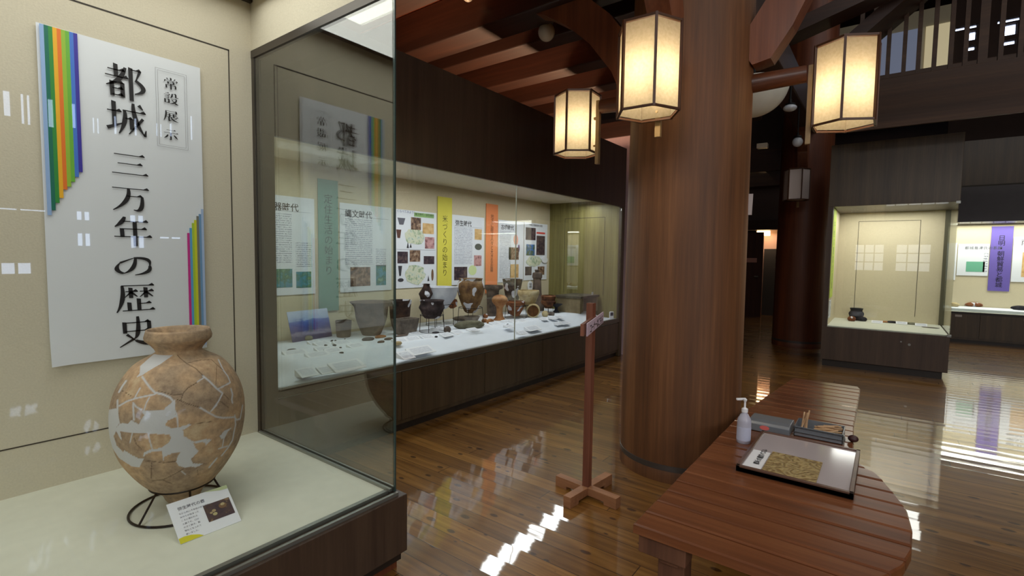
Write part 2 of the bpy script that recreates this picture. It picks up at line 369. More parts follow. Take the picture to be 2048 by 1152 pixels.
# upper clerestory far behind the gallery
wc = [(-1.29,-1.10,6.42,6.62,M_sky,1,1), (-1.29,-1.10,6.20,6.30,M_sky,1,1), (-1.92,-1.70,6.38,6.62,M_sky,1,1), (-1.92,-1.70,6.18,6.28,M_sky,1,1),
      (-1.30,-.92,6.68,6.76,M_sky,1,1), (-2.1,-1.6,6.66,6.74,M_sky,1,1), (-2.6,-2.35,6.38,6.62,M_sky,1,1)]
window_wall('wall_upper_far', 'X', 15, -8, -.95, 7.5, wc, 30, outward=1)
struct('trim_2', B(15.0, 15.1, -.93, 2.0, 5.3, 7.3), plain('pale gallery plaster', (206,196,166), .9))
struct('window_40', B(14.97, 14.99, -.36, .6, 5.75, 6.9), plain('dim window pane', (120,128,150), .5, emit=.45))
struct('window_41', B(14.97, 14.99, -.90, -.42, 5.75, 6.9), plain('glowing plaster', (214,200,160), .5, emit=.5))  # cream plaster, its daylight put in as emission; not a window
# pale plaster partition past the end of the long case
struct('wall_partition', B(7.42, 7.56, 2.6, 5.98, 0, 3.46), M_pink)
struct('trim_3', B(7.38, 7.60, 2.6, 5.98, 3.46, 3.70), M_beamY)
# corridor seen between the two pillars
struct('wall_corridor', B(15.6, 15.7, 2.0, 3.05, 0, 3.0), plain('warm corridor plaster', (226,186,166), .9))
struct('trim_4', B(14.8, 15.1, 1.0, 5.5, 2.36, 2.62), M_beamY)
struct('trim_5', B(14.9, 15.0, 1.0, 5.5, 2.62, 3.5), plain('grey brown plaster', (92,78,74), .9))
struct('trim_6', B(14.6, 15.0, 1.0, 5.5, 3.5, 3.9), M_dimY)
d1 = struct('door_1', B(14.85, 14.92, 2.72, 3.9, 0, 2.30), wood('corridor door wood', (56,30,24), (70,40,30), (82,48,36), 'Z'))
MB().cyl((14.80,2.80,1.10),(14.80,2.90,1.10),.02).cyl((14.86,2.85,1.10),(14.80,2.85,1.10),.015).build('door_handle', M_alu, d1)
B(14.82, 14.85, 2.86, 3.4, 1.48, 1.60).build('door_sign', plain('pinkish notice', (206,150,136), .7), d1)
d2 = struct('door_2', B(15.45, 15.55, 2.05, 2.80, 0, 1.86), plain('grey green door', (62,58,54), .6))
MB().cyl((15.44,2.42,1.62),(15.40,2.42,1.62),.08).build('door_knob', M_black, d2)
a = area('corridor_lamp_light', (15.2, 2.75, 2.30), .5, 7, (1,.72,.5)); 
c = onx(1527, 468, 15.3); tag(B(c.x-.06, c.x+.06, c.y-.16, c.y+.16, c.z-.05, 2.36).build('ceiling_light', plain('warm lamp cover', (255,220,160), .5, emit=6), bevel=.01), 'small warm lit lamp in the corridor between the two pillars', 'lamp')
tag(B(15.575, 15.598, 2.12, 2.24, 2.02, 2.10).build('red_sign', plain('red sign', (170,40,36), .6)), 'tiny red sign on the pale corridor wall', 'sign')
# ------------------------------------------------------------ pillars, knees, roof timbers
PX, PY, PR = 3.757, 1.222, .428
def pillar(px, py, label, mat, near=True):
    t = thing('timber_pillar', label, 'pillar', (px, py, 0), 'giant round timber pillars of the hall')
    n = 64
    MB().lathe([(PR-.002,.10),(PR,.4),(PR-.004,1.6),(PR-.012,3.0),(PR-.03,5.0),(PR-.05,7.48)], (px,py,0), n).build('shaft', mat, t, True)
    MB().lathe([(PR+.004,0),(PR+.004,.075),(PR+.0,.085)], (px,py,0), n).build('base_ring', mat, t, True)
    MB().lathe([(PR+.003,.085),(PR+.003,.122),(PR-.006,.124)], (px,py,0), n).build('metal_band', plain('dark metal band', (84,78,74), .35, metal=.4), t, True)
    return t
pil = pillar(PX, PY, 'huge reddish timber pillar standing beside the bench', M_pillar)
PX2, PY2 = 10.45, 1.26
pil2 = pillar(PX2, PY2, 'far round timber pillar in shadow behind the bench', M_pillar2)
def knee(name, base, d, label, pts, thick=.15, dep=.22, mat=None):
    """curved brace in the vertical plane through base along direction d; pts = (radial, z) of the underside"""
    d = Vector((d[0], d[1], 0)).normalized(); poly = list(pts)
    up = [(r-dep*.75 if i < len(pts)-1 else r, z+dep*(.9 if i < len(pts)-1 else .5)) for i, (r, z) in enumerate(pts)]
    up = [(max(r, .3), z) for r, z in up]
    k = MB(); n = len(pts); s = d.cross(Vector((0,0,1)))
    for side in (-1, 1):
        for r, z in pts: k.v.append(Vector(base)+d*r+Vector((0,0,z))+s*side*thick/2)
        for r, z in up: k.v.append(Vector(base)+d*r+Vector((0,0,z))+s*side*thick/2)
    o = 2*n
    for i in range(n-1):
        k.f += [(i, i+1, n+i+1, n+i), (o+i, o+i+1, o+n+i+1, o+n+i), (i, i+1, o+i+1, o+i), (n+i, n+i+1, o+n+i+1, o+n+i)]
    k.f += [(0, n, o+n, o), (n-1, 2*n-1, o+2*n-1, o+n-1)]
    ob = k.build('knee_brace', mat or M_knee); ob.location = (0,0,0)
    return tag(ob, label, 'beam', 'curved knee braces')
kp = [(.40,2.62),(.50,2.80),(.60,3.02),(.80,3.28),(1.02,3.48),(1.25,3.63),(1.55,3.74)]
knee('k', (PX,PY,0), (0,1), 'curved reddish brace rising left from the big pillar beside the globe lamp', kp)
knee('k', (PX,PY,0), (-1,0), 'curved orange brace rising towards the viewer above the biggest lantern', kp)
knee('k', (PX,PY,0), (0,-1), 'curved reddish brace rising right from the big pillar above the lamp arm', [(.43,2.85),(.54,2.87),(.66,3.05),(.79,3.32),(.96,3.6),(1.15,3.88)])
knee('k', (PX2,PY2,0), (-1,0), 'orange curved brace rising from the far pillar', [(.40,2.9),(.5,3.1),(.62,3.4),(.8,3.7),(1.1,4.0),(1.5,4.3)])
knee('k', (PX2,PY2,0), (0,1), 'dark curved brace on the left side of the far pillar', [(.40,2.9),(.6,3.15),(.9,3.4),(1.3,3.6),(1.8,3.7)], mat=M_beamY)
def beam(mb, label, mat, grp=None): return tag(mb.build('roof_beam', mat, bevel=.012), label, 'beam', grp)
for i, x in enumerate((2.4, 3.12, 4.50, 5.30, 6.05, 6.75)):
    beam(B(x-.24, x, 1.5, 5.98, 3.72, 4.05), 'dark cross beam over the long case, %s' % ('nearest the viewer', 'second from the viewer', 'just beyond the globe lamp', 'with a lit board strip before it', 'second last before the partition', 'last before the pale partition')[i], M_beamY, 'dark cross beams over the left aisle')
beam(B(PX-.16, PX+.16, 1.65, 5.98, 3.66, 4.05), 'wide beam crossing at the big pillar, carrying the globe lamp', M_beamY)
beam(B(-1, PX-.35, PY-.14, PY+.14, 3.76, 4.10), 'beam running from the big pillar over the viewer', M_beamX)
beam(B(PX+.4, PX2-.38, PY-.14, PY+.14, 3.76, 4.15), 'beam running between the two pillars', M_beamX)
beam(B(PX2-.12, PX2+.12, PY2+.4, 5.98, 3.2, 3.6), 'cross beam left of the far pillar', M_beamY)
beam(B(8.5, 8.75, 1.7, 5.98, 3.75, 4.1), 'cross beam behind the partition', M_beamY)
beam(B(PX-.14, PX+.14, -7.8, PY-.45, 4.05, 4.45), 'cross beam right of the big pillar above the right lantern', M_dimY)
# gallery: long beam, balusters and sloping strut, upper right
gb = thing('gallery_railing', 'dark timber gallery beam with upright slats above the square display case', 'railing', (8.0, -2, 3.25))
B(7.9, 8.12, -7.5, .75, 3.28, 3.84).build('gallery_beam', M_dimY, gb, bevel=.01)
B(7.86, 7.9, -7.5, .5, 3.22, 3.34).build('lower_ledge', M_dimY, gb)
bal = [.42,.28,.13,-.03,-.17,-.32,-.47,-.60,-.75,-.90,-1.06,-1.22,-1.38,-1.54]
for i, y in enumerate(bal):
    B(7.96, 8.03, y-.022-(.02 if i in (8,) else 0), y+.022+(.02 if i in (8,) else 0), 3.84, 5.2).build('slat', M_dimY, gb)
tag(MB().bar((7.78, .60, 4.17), (7.78, -1.6, 5.97), .14, .66, (1,0,0)).build('sloping_strut', M_beamY), 'thick sloping timber crossing the gallery slats', 'beam')
tag(MB().bar((7.2, 1.4, 4.3), (7.2, -1.6, 5.1), .16, .34, (1,0,0)).build('upper_strut', M_beamY), 'upper slanting timber near the top edge right of the big pillar', 'beam')
beam(B(12.0, 12.3, -6, 1.0, 4.55, 5.1), 'far cross beam beyond the gallery slats', M_dimY)
# ------------------------------------------------------------ hexagonal lanterns
def paper():
    m = bpy.data.materials.new('lantern paper'); m.use_nodes = True; nt = m.node_tree; nt.nodes.clear()
    out = nt.nodes.new('ShaderNodeOutputMaterial'); d = nt.nodes.new('ShaderNodeBsdfDiffuse'); t = nt.nodes.new('ShaderNodeBsdfTranslucent')
    v = mapping(nt, (1,1,1)); n = noise(nt, 60, v, 4); c = ramp(nt, n, [(.3, (176,162,134)), (.7, (188,174,148))])
    nt.links.new(c, d.inputs[0]); nt.links.new(c, t.inputs[0])
    mx = nt.nodes.new('ShaderNodeMixShader'); mx.inputs[0].default_value = .6
    nt.links.new(d.outputs[0], mx.inputs[1]); nt.links.new(t.outputs[0], mx.inputs[2]); nt.links.new(mx.outputs[0], out.inputs[0]); return m
M_paper = paper(); M_paper_off = plain('unlit lantern paper', (214,202,196), .8); M_bulb = plain('glowing bulb', (255,214,150), .5, emit=18)
def lantern(cx, cy, z0, z1, a0, label, base=None, rb=0, on=True, R=.19):
    t = thing('hanging_lantern', label, 'lantern', (cx, cy, z0), 'hexagonal paper lanterns on the pillars')
    V = [(cx+R*math.cos(a0+k*PI/3), cy+R*math.sin(a0+k*PI/3)) for k in range(6)]
    pm = MB(); r2 = R*.965; U = [(cx+r2*math.cos(a0+k*PI/3), cy+r2*math.sin(a0+k*PI/3)) for k in range(6)]
    for k in range(6):
        p, q = U[k], U[(k+1)%6]
        pm.add([(p[0],p[1],z0+.012),(q[0],q[1],z0+.012),(q[0],q[1],z1-.012),(p[0],p[1],z1-.012)], [(0,1,2,3)])
    po = pm.build('paper_shade', M_paper if on else M_paper_off, t)
    fm = MB()
    for k in range(6):
        p, q = V[k], V[(k+1)%6]
        fm.bar((p[0],p[1],z0-.008), (p[0],p[1],z1+.008), .014, .014, (math.cos(a0+k*PI/3), math.sin(a0+k*PI/3), 0))
        for z in (z0, z1): fm.bar((p[0],p[1],z), (q[0],q[1],z), .014, .012)
    fm.build('frame', M_lframe, t)
    MB().add([(x, y, z1-.004) for x, y in U]+[(x, y, z1+.002) for x, y in U], [tuple(range(6)), tuple(range(11,5,-1))]+[(k,(k+1)%6,6+(k+1)%6,6+k) for k in range(6)]).build('top_cover', M_lframe, t)
    if on:
        MB().sphere((cx, cy, z0+.24), .022).build('bulb', M_bulb, t, True)
        MB().cyl((cx, cy, z0+.262), (cx, cy, z1), .012).build('bulb_holder', M_lframe, t)
        l = bpy.data.lights.new('lantern_light', 'POINT'); l.energy = 9.5; l.color = (1, .86, .64); l.shadow_soft_size = .045
        lo = bpy.data.objects.new('lantern_light', l); lo.location = (cx, cy, z0+.22); COL.objects.link(lo)
    if base:
        bx, by = base; d = Vector((cx-bx, cy-by, 0)); L = d.length; d.normalize()
        e = Vector((bx, by, 0))+d*(L-R*.87-.055)
        MB().cyl(Vector((bx,by,z0+.345))+d*(rb-.03), e+Vector((0,0,z0+.36)), .062, .055, 20).build('arm', M_arm, t, True)
        f = e+d*.025; s = Vector((-d.y, d.x, 0))
        m = MB(); m.bar(f+Vector((0,0,z0-.10)), f+Vector((0,0,z0+.41)), .035, .03, tuple(d))
        m.cyl(f+Vector((0,0,z0+.05)), f+d*.04+Vector((0,0,z0+.05)), .008).cyl(f+Vector((0,0,z0+.27)), f+d*.04+Vector((0,0,z0+.27)), .012)
        m.build('hanging_batten', M_bamboo, t)
        for h in (.33, .39): MB().tube([e+Vector((0,0,z0+h))-d*.02+s*.02*math.cos(q*PI/4)+Vector((0,0,.012*math.sin(q*PI/4))) for q in range(8)], .003, 6, True).build('hook', M_alu, t)
    return t
lantern(2.93, 1.205, 2.42, 2.92, math.radians(33), 'biggest lit paper lantern hanging in front of the big pillar', (PX,PY), PR)
lantern(3.735, 2.15, 2.42, 2.90, math.radians(3), 'smallest lit paper lantern, hanging left of the big pillar over the long case', (PX,PY), PR)
lantern(3.885, .275, 2.42, 2.92, math.radians(0), 'lit paper lantern at the right of the big pillar on a thick arm', (PX,PY), PR)
lantern(4.66, 1.25, 2.42, 2.92, math.radians(30), 'lantern mostly hidden behind the big pillar, a thin strip showing', (PX,PY), PR, on=False)
lantern(9.52, 1.28, 2.55, 3.05, math.radians(30), 'unlit white lantern on the far pillar', (PX2,PY2), PR, on=False)
# globe lamps
def globe(px, py, D, r, label, mat, sz=1.0, hold=True, stem=.06, to=None):
    c = ond(px, py, D); t = thing('globe_lamp', label, 'lamp', tuple(c))
    MB().sphere(c, r, sz, 28, 16).build('glass_globe', mat, t, True)
    if hold: MB().lathe([(r*.55,r*sz*.8),(r*.8,r*sz*.95),(r*.7,r*sz*1.2),(r*.3,r*sz*1.3),(r*.25,r*sz+stem)], c, 20).build('black_holder', M_black, t, True)
    if to: MB().cyl((c.x,c.y,c.z+r*sz), (c.x,c.y,to), .011).build('stem', M_black, t)
    return t
globe(1093, 64, 4.60, .078, 'oval milk glass globe lamp with black holder under the ceiling beams', M_globe, 1.08, True, .16)
globe(936, -8, 4.5, .05, 'pale lamp globe just touching the top edge of the picture', M_globe)
c = ond(1508, 168, 5.2); t = thing('bowl_lamp', 'large white bowl-shaped lamp partly hidden behind the big pillar under the lamp arm', 'lamp', tuple(c))
MB().lathe([(max(.335*math.sin(PI*j/24), 1e-5), -.335*math.cos(PI*j/24)) for j in range(13)]+[(.325,.004),(.001,.004)], c, 36).build('glass_bowl', plain('dull white bowl', (222,224,212), .4, noise=.05, scale=6), t, True)
MB().cyl(c, (c.x,c.y,3.79), .014).build('stem', M_black, t)
globe(1580, 216, 6.0, .075, 'flat oval white lamp between the big globe and the right lantern', M_globe2, .55, to=3.79)
globe(1595, 284, 7.2, .07, 'small white globe lamp below the lamp arm', M_globe2, to=4.11)
c = ond(1525, 292, 8.0); tag(B(c.x-.05,c.x+.05,c.y-.08,c.y+.08,c.z-.04,c.z+.04).build('wall_light', M_globe, bevel=.01), 'small pale box light on the dark wall between the pillars', 'lamp')
tag(MB().bar(onx(1497,388,3.8), onx(1494,430,3.8), .008, .06, (0,1,0)).build('notice_sheet', plain('pale notice', (190,180,178), .7)), 'folded paper notice hung at the right edge of the big pillar', 'notice')
# ------------------------------------------------------------ generic display case pieces
def pane(mb, name, parent, mat=None): return mb.build(name, mat or M_glass, parent)
# LEFT CASE -------------------------------------------------------------------
LX, LYF, LYB, LZ = 1.566, 1.885, 3.225, .39
lc = thing('display_case', 'large cream-lined glass case at the left holding the restored jar', 'display case', (-.3, 2.5, 0))
B(-2.3, 1.605, 1.835, 3.27, .09, LZ-.012).build('base_cabinet', M_case_r, lc, bevel=.004)
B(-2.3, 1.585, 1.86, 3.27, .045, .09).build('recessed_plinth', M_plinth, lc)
B(-2.3, 1.575, 1.88, 3.27, 0, .045).build('floor_batten', M_pillar2, lc)
B(-2.3, LX-.02, 1.93, LYB, LZ-.012, LZ).build('shelf', M_cream2, lc)
B(-2.3, LX-.004, LYB, LYB+.045, LZ-.012, 3.12).build('back_panel', M_cream, lc)
s = MB(); 
for y0, a in ((LYB-.0015, 0),):
    s.box(-.6, 1.424, y0, LYB, 2.758, 2.766).box(1.418, 1.424, y0, LYB, .625, 2.766).box(-.6, 1.424, y0, LYB, .620, .626)
s.build('access_panel_seam', M_dark, lc)
B(LX-.012, LX+.035, 1.85, LYB+.04, 2.80, 3.12).build('side_header', M_cream, lc)
B(LX+.036, LX+.05, 1.84, LYB+.045, 2.77, 3.25).build('side_fascia', M_case, lc)
B(-2.3, LX+.05, 1.82, 1.85, 2.77, 3.25).build('front_fascia', M_case, lc)
B(-2.3, LX-.012, 1.85, LYB, 3.10, 3.14).build('inner_ceiling', M_cream, lc)
B(-2.3, LX-.012, LYB-.03, LYB, 3.085, 3.10).build('ceiling_trim', M_frame, lc)
B(1.0, 1.12, 2.2, 2.9, 3.085, 3.098).build('tube_light', plain('lit tube', (255,250,235), .5, emit=3), lc)
B(LX-.014, LX+.02, LYF, LYB, 2.755, 2.80).build('top_channel', M_frame, lc)
B(-2.3, LX, LYF-.02, LYF+.014, 2.755, 2.80).build('top_channel', M_frame, lc)
B(LX-.012, LX+.018, LYB-.03, LYB+.0, LZ, 2.76).build('rear_channel', M_frame, lc)
s = MB().box(LX-.022, LX-.008, LYF+.01, LYB-.03, LZ, LZ+.014).box(LX+.008, LX+.018, LYF+.01, LYB-.03, LZ-.01, LZ+.014).build('bottom_channel', M_alu, lc)
MB().box(-2.3, LX, LYF-.03, LYF-.016, LZ-.012, LZ+.004).box(-2.3, LX-.02, LYF+.022, LYF+.045, LZ-.012, LZ+.004).build('front_channel', M_alu, lc)
pane(B(-2.3, LX-.002, LYF-.004, LYF+.004, LZ-.005, 2.756), 'glass_pane', lc, M_glass2)
pane(B(LX-.006, LX+.004, LYF+.006, LYB-.03, LZ+.002, 2.756), 'glass_pane', lc)
B(LX-.001, LX+.006, LYF-.005, LYF+.006, LZ, 2.756).build('glass_edge', M_edge, lc)
B(-2.34, -2.3, 1.835, 3.27, 0, 3.25).build('end_panel', M_case, lc)
# ------------------------------------------------------------ brush lettering drawn as strokes (100 x 100 box, y down)
G = {
'都': "h 8 48 20;v 28 4 38;h 2 56 38;D 50 8 34 44 4 66;v 18 54 94;v 43 54 94;h 18 43 55;h 18 43 72;h 18 43 90;v 64 6 99;h 64 88 10;d 86 10 76 38 4;D 74 38 94 60 72 78",
'城': "h 3 36 34;v 20 8 74;d 2 84 38 66 5;h 40 96 28;D 44 28 44 60 30 96;h 46 62 50;v 62 50 80;D 66 4 72 50 94 94;d 90 44 54 94 4;d 80 6 90 18 5;d 94 94 97 76 4",
'三': "h 12 86 18;h 20 80 50;h 6 94 86",
'万': "h 5 95 14;D 44 14 38 58 6 96;h 40 78 42;D 78 42 74 86 56 92",
'年': "D 30 2 22 20 6 36;h 26 88 17;h 22 84 42;h 4 97 68;v 24 42 68;v 56 17 99",
'の': "D 54 20 46 62 24 84;D 24 84 8 66 16 38;d 16 38 50 17 4;D 50 17 84 24 90 52;D 90 52 84 78 52 92",
'歴': "h 14 96 8;D 16 8 16 55 2 98;h 24 54 28;v 38 16 50;d 38 30 22 48 3;d 38 30 54 46 4;h 60 95 28;v 76 16 50;d 76 30 60 48 3;d 76 30 94 47 4;v 58 54 92;h 58 88 70;v 34 66 92;h 16 97 93",
'史': "v 18 18 54;v 80 18 52;h 18 80 20;h 18 80 48;D 50 0 50 52 40 74;d 40 74 4 98 4;d 22 58 44 80 4;D 44 80 70 92 97 96",
'常': "v 50 0 20;d 22 6 32 18 5;d 78 4 68 18 4;d 12 22 8 38 5;h 12 92 24;d 92 24 82 38 4;v 32 34 52;v 68 34 52;h 32 68 35;h 32 68 51;v 20 62 90;h 20 80 63;v 80 63 88;v 50 52 99",
'設': "h 14 36 8;h 4 44 21;h 10 38 34;h 10 38 47;v 12 60 92;v 37 60 92;h 12 37 61;h 12 37 90;D 58 8 56 30 46 46;h 58 82 8;v 82 8 36;h 82 97 38;h 50 88 55;D 86 55 74 80 42 98;d 56 62 74 84 4;D 74 84 84 92 98 97",
'展': "h 14 88 10;v 86 10 28;h 18 86 27;D 17 10 17 50 3 98;h 26 86 44;v 42 33 60;v 68 33 60;h 20 96 60;v 38 60 95;d 36 96 54 86 4;d 88 66 68 77 3;D 50 62 66 84 98 97",
'示': "h 22 80 14;h 4 96 38;v 50 38 97;D 30 54 22 72 6 86;D 70 54 82 70 94 86;d 50 97 38 90 4",
}
def strokes(mb, ch, o, ex, ez, w, h):
    """draws one character: o = top-left corner; ex right, ez up"""
    def P(a, b): return o+ex*(a/100*w)-ez*(b/100*h)
    def poly(pts):
        n = len(mb.v); mb.v += [P(*q) for q in pts]; mb.f.append(tuple(range(n, n+len(pts))))
    for st in G[ch].split(';'):
        k = st.split(); q = [float(x) for x in k[1:]]
        if k[0] == 'h':
            x0, x1, y = q; t = 1.6; poly([(x0,y-t),(x1-9,y-t),(x1,y-t-.1),(x1,y+t),(x0,y+t)])
            s_ = min(1, (x1-x0)/40+.3); poly([(x1-13*s_,y-t),(x1-4*s_,y-t-6.5*s_),(x1+2,y-t+1),(x1+1,y+t)])
        elif k[0] == 'v':
            x, y0, y1 = q; t = 5.2; poly([(x-t-1.5,y0-2),(x+t-1,y0),(x+t,y1),(x-t,y1)])
        elif k[0] == 'd':
            x0, y0, x1, y1, t = q; L = math.hypot(x1-x0, y1-y0); nx, ny = -(y1-y0)/L, (x1-x0)/L
            poly([(x0+nx*t,y0+ny*t),(x0-nx*t,y0-ny*t),(x1-nx*t*.35,y1-ny*t*.35),(x1+nx*t*.35,y1+ny*t*.35)])
        else:
            x0,y0,x1,y1,x2,y2 = q; cx, cy = 2*x1-(x0+x2)/2, 2*y1-(y0+y2)/2; N = 10; L_, R_ = [], []
            for i in range(N+1):
                t = i/N; x = (1-t)**2*x0+2*t*(1-t)*cx+t*t*x2; y = (1-t)**2*y0+2*t*(1-t)*cy+t*t*y2
                dx = 2*(1-t)*(cx-x0)+2*t*(x2-cx); dy = 2*(1-t)*(cy-y0)+2*t*(y2-cy); L = math.hypot(dx, dy) or 1
                wd = 4.8*(.75+.5*math.sin(PI*t))*(1-.55*max(0, t-.55)/.45)
                L_.append((x-dy/L*wd, y+dx/L*wd)); R_.append((x+dy/L*wd, y-dx/L*wd))
            for i in range(N): poly([L_[i], L_[i+1], R_[i+1], R_[i]])
def lettering(text, o, ex, ez, size, mat, parent, vert=False, gap=1.0, name='lettering', align='LEFT', bold=0):
    """flat lettering in a world plane; o = anchor (top-left)"""
    ex = Vector(ex).normalized(); ez = Vector(ez).normalized(); en = ex.cross(ez)
    c = bpy.data.curves.new(name, 'FONT'); c.body = '\n'.join(text) if vert else text; c.size = 1; c.align_y = 'TOP'
    c.align_x = 'CENTER' if vert else align; c.space_line = gap; c.offset = bold; c.resolution_u = 2
    tmp = bpy.data.objects.new(name, c); COL.objects.link(tmp); bpy.context.view_layer.update()
    m = bpy.data.meshes.new_from_object(tmp); COL.objects.unlink(tmp); bpy.data.objects.remove(tmp); bpy.data.curves.remove(c)
    off = parent_loc(parent); o = Vector(o)
    for v in m.vertices: v.co = o+ex*v.co.x*size+ez*v.co.y*size-off
    m.materials.clear(); m.materials.append(mat); m.name = name
    ob = bpy.data.objects.new(name, m); COL.objects.link(ob); ob.parent = parent; return ob
EXX, EZ = Vector((1,0,0)), Vector((0,0,1))
# banner
BY = LYB-.012
bn = MB(); BX0, BX1, BZ0, BZ1 = .565, 1.257, .985, 2.605; N = 10; NZ = 24
def banY(u, w): # slight waviness, curl at the lower left corner
    return BY - .006*math.sin(PI*u)*(1-w) - .02*max(0, .12-u)/.12*max(0, .08-w)/.08
vs = [(BX0+(BX1-BX0)*i/N, banY(i/N, j/NZ)-dy, BZ0+(BZ1-BZ0)*j/NZ) for dy in (0, .0015) for j in range(NZ+1) for i in range(N+1)]
fs = []; K = (N+1)*(NZ+1)
for q in (0, K):
    for j in range(NZ):
        for i in range(N): a = q+j*(N+1)+i; fs.append((a, a+1, a+N+2, a+N+1))
bn.add(vs, fs); ban = tag(bn.build('banner', plain('white banner paper', (226,230,236), .45, spec=.5), fix=False, smooth=True), 'long white banner with big black brush characters and rainbow stripes on the cream wall', 'banner')
m = MB(); yy = BY-.0105
for ch, px, py0, py1, wpx in (('都',251,130,200,92),('城',254,202,272,90),('三',260,301,356,84),('万',262,370,424,84),('年',266,433,493,86),('の',268,508,554,78),('歴',272,566,625,86),('史',276,632,693,92)):
    a = ony(px-wpx/2, py0+ -.27*0, yy); c0 = ony(px, (py0+py1)/2, yy); sc = depth(c0)/FPX
    h = (py1-py0)*sc*.985; w = .176
    strokes(m, ch, Vector((c0.x-w/2, yy, c0.z+h/2)), EXX, EZ, w, h)
for ch, py in (('常',168),('設',197),('展',232),('示',269)):
    c0 = ony(342, py, yy); w = .074; h = .062; strokes(m, ch, Vector((c0.x-w/2, yy, c0.z+h/2)), EXX, EZ, w, h)
m.build('lettering', M_ink, ban, fix=False)
m = MB(); fx0, fx1 = ony(310,130,yy).x, ony(372,130,yy).x; fz1, fz0 = ony(340,142,yy).z, ony(345,296,yy).z
for d in (0, .010):
    a, b, c_, e = fx0+d, fx1-d, fz0+d, fz1-d; t = .0009; y2 = yy
    m.box(a,b,y2,y2+.0005,e-t,e).box(a,b,y2,y2+.0005,c_,c_+t).box(a,a+t,y2,y2+.0005,c_,e).box(b-t,b,y2,y2+.0005,c_,e)
m.build('thin_frame_lines', M_ink2, ban)
cols = [((150,180,225),430,1),((20,110,90),420,1),((50,140,60),405,1),((240,180,40),395,1),((232,120,40),378,1),((150,190,60),372,1),((110,180,60),362,1),((70,120,210),352,1),((60,50,160),342,1)]
nst = len(cols); x_ = BX0+.010
for i, (c, py, w) in enumerate(cols):
    z = ony(95+i*6, py, yy).z
    B(x_, x_+.0152, yy+.001, yy+.002, z, BZ1-.004).build('stripe', plain('stripe ink %d' % i, c, .5), ban); x_ += .0152
cols = [((200,50,140),466),((90,160,210),456),((170,200,60),446),((210,210,50),440),((120,120,110),432),((110,150,190),428),((170,190,225),418)]
x_ = BX1-.004-.0125*len(cols)
for i, (c, py) in enumerate(cols):
    z = ony(378+i*4, py, yy).z
    B(x_, x_+.0125, yy+.001, yy+.002, BZ0+.02, z).build('stripe', plain('lower stripe ink %d' % i, c, .5), ban); x_ += .0125
# ------------------------------------------------------------ restored jar with plaster fills
JX, JY = .894, 2.582
JD = 2.335; MP = JD/FPX
def jz(y): return .391+(1000-y)*.002336
prof_px = [(20,1000),(30,998),(37,990),(44,978),(62,965),(84,946),(104,922),(120,898),(130,874),(136,846),(137.5,822),(136,800),(131,778),(121,756),(106,735),(88,718),(64,706),(50,699),(47,696),(49.5,691),(58,682),(68,674),(68.6,672.5),(69.5,668),(66,658),(64.5,654),(61.5,655),(58,662),(50,680),(42,692),(40,700),(60,712),(100,740),(128,790),(129,840),(110,905),(60,960),(20,985)]
def interp_prof(pp, n):
    out = []
    for i in range(len(pp)-1):
        p0 = pp[max(i-1,0)]; p1 = pp[i]; p2 = pp[i+1]; p3 = pp[min(i+2,len(pp)-1)]
        for k in range(n):
            t = k/n; out.append(tuple(.5*(2*p1[a]+(p2[a]-p0[a])*t+(2*p0[a]-5*p1[a]+4*p2[a]-p3[a])*t*t+(3*p1[a]-p0[a]-3*p2[a]+p3[a])*t**3) for a in (0,1)))
    out.append(pp[-1]); return out
def jprof():
    ext = prof_px[:26]; inn = prof_px[25:]
    out = []
    for i, (r, y) in enumerate(interp_prof(ext[:19], 13)+ext[19:]+interp_prof(inn, 2)[1:]): out.append((r*MP*.812, jz(y)))
    return out
A_ = lambda *p: [(210+x/6.4, 640+y/6.4) for x, y in p]
B_ = lambda *p: [(340+x/6.4, 640+y/6.4) for x, y in p]
C_ = lambda *p: [(210+x/6.4, 810+y/6.4) for x, y in p]
D_ = lambda *p: [(340+x/6.4, 810+y/6.4) for x, y in p]
WP = [A_((620,440),(740,420),(900,425),(830,480),(700,570),(560,650),(470,710),(400,735),(445,680),(450,590),(540,510)),
      C_((35,60),(160,40),(190,230),(150,280),(190,330),(220,470),(140,330),(110,400),(150,520),(230,600),(250,580),(340,640),(450,690),(500,690),(440,800),(350,790),(270,740),(180,680),(80,530),(30,300)),
      C_((190,235),(300,235),(330,190),(400,230),(430,245),(500,130),(470,80),(520,75),(700,70),(780,50),(850,10),(890,-20),(900,110),(915,150),(800,200),(770,260),(860,300),(940,290),(982,275),(1092,240),(1102,260),(997,320),(1012,400),(1132,465),(1212,460),(1282,435),(1372,440),(1302,500),(1287,520),(1282,480),(1232,475),(1132,490),(1162,560),(1202,590),(1102,690),(1122,745),(1252,755),(1162,800),(1112,790),(1012,800),(942,780),(912,730),(932,650),(962,605),(892,610),(832,630),(760,660),(745,735),(725,590),(680,590),(600,600),(520,630),(480,685),(500,610),(600,560),(620,570),(730,540),(820,480),(845,420),(820,375),(700,375),(590,365),(540,365),(400,360),(300,350),(200,340),(140,300)),
      D_((690,330),(790,290),(740,340),(700,420),(670,440),(630,400),(660,380)), A_((840,1070),(900,1010),(890,1152),(760,1130))]
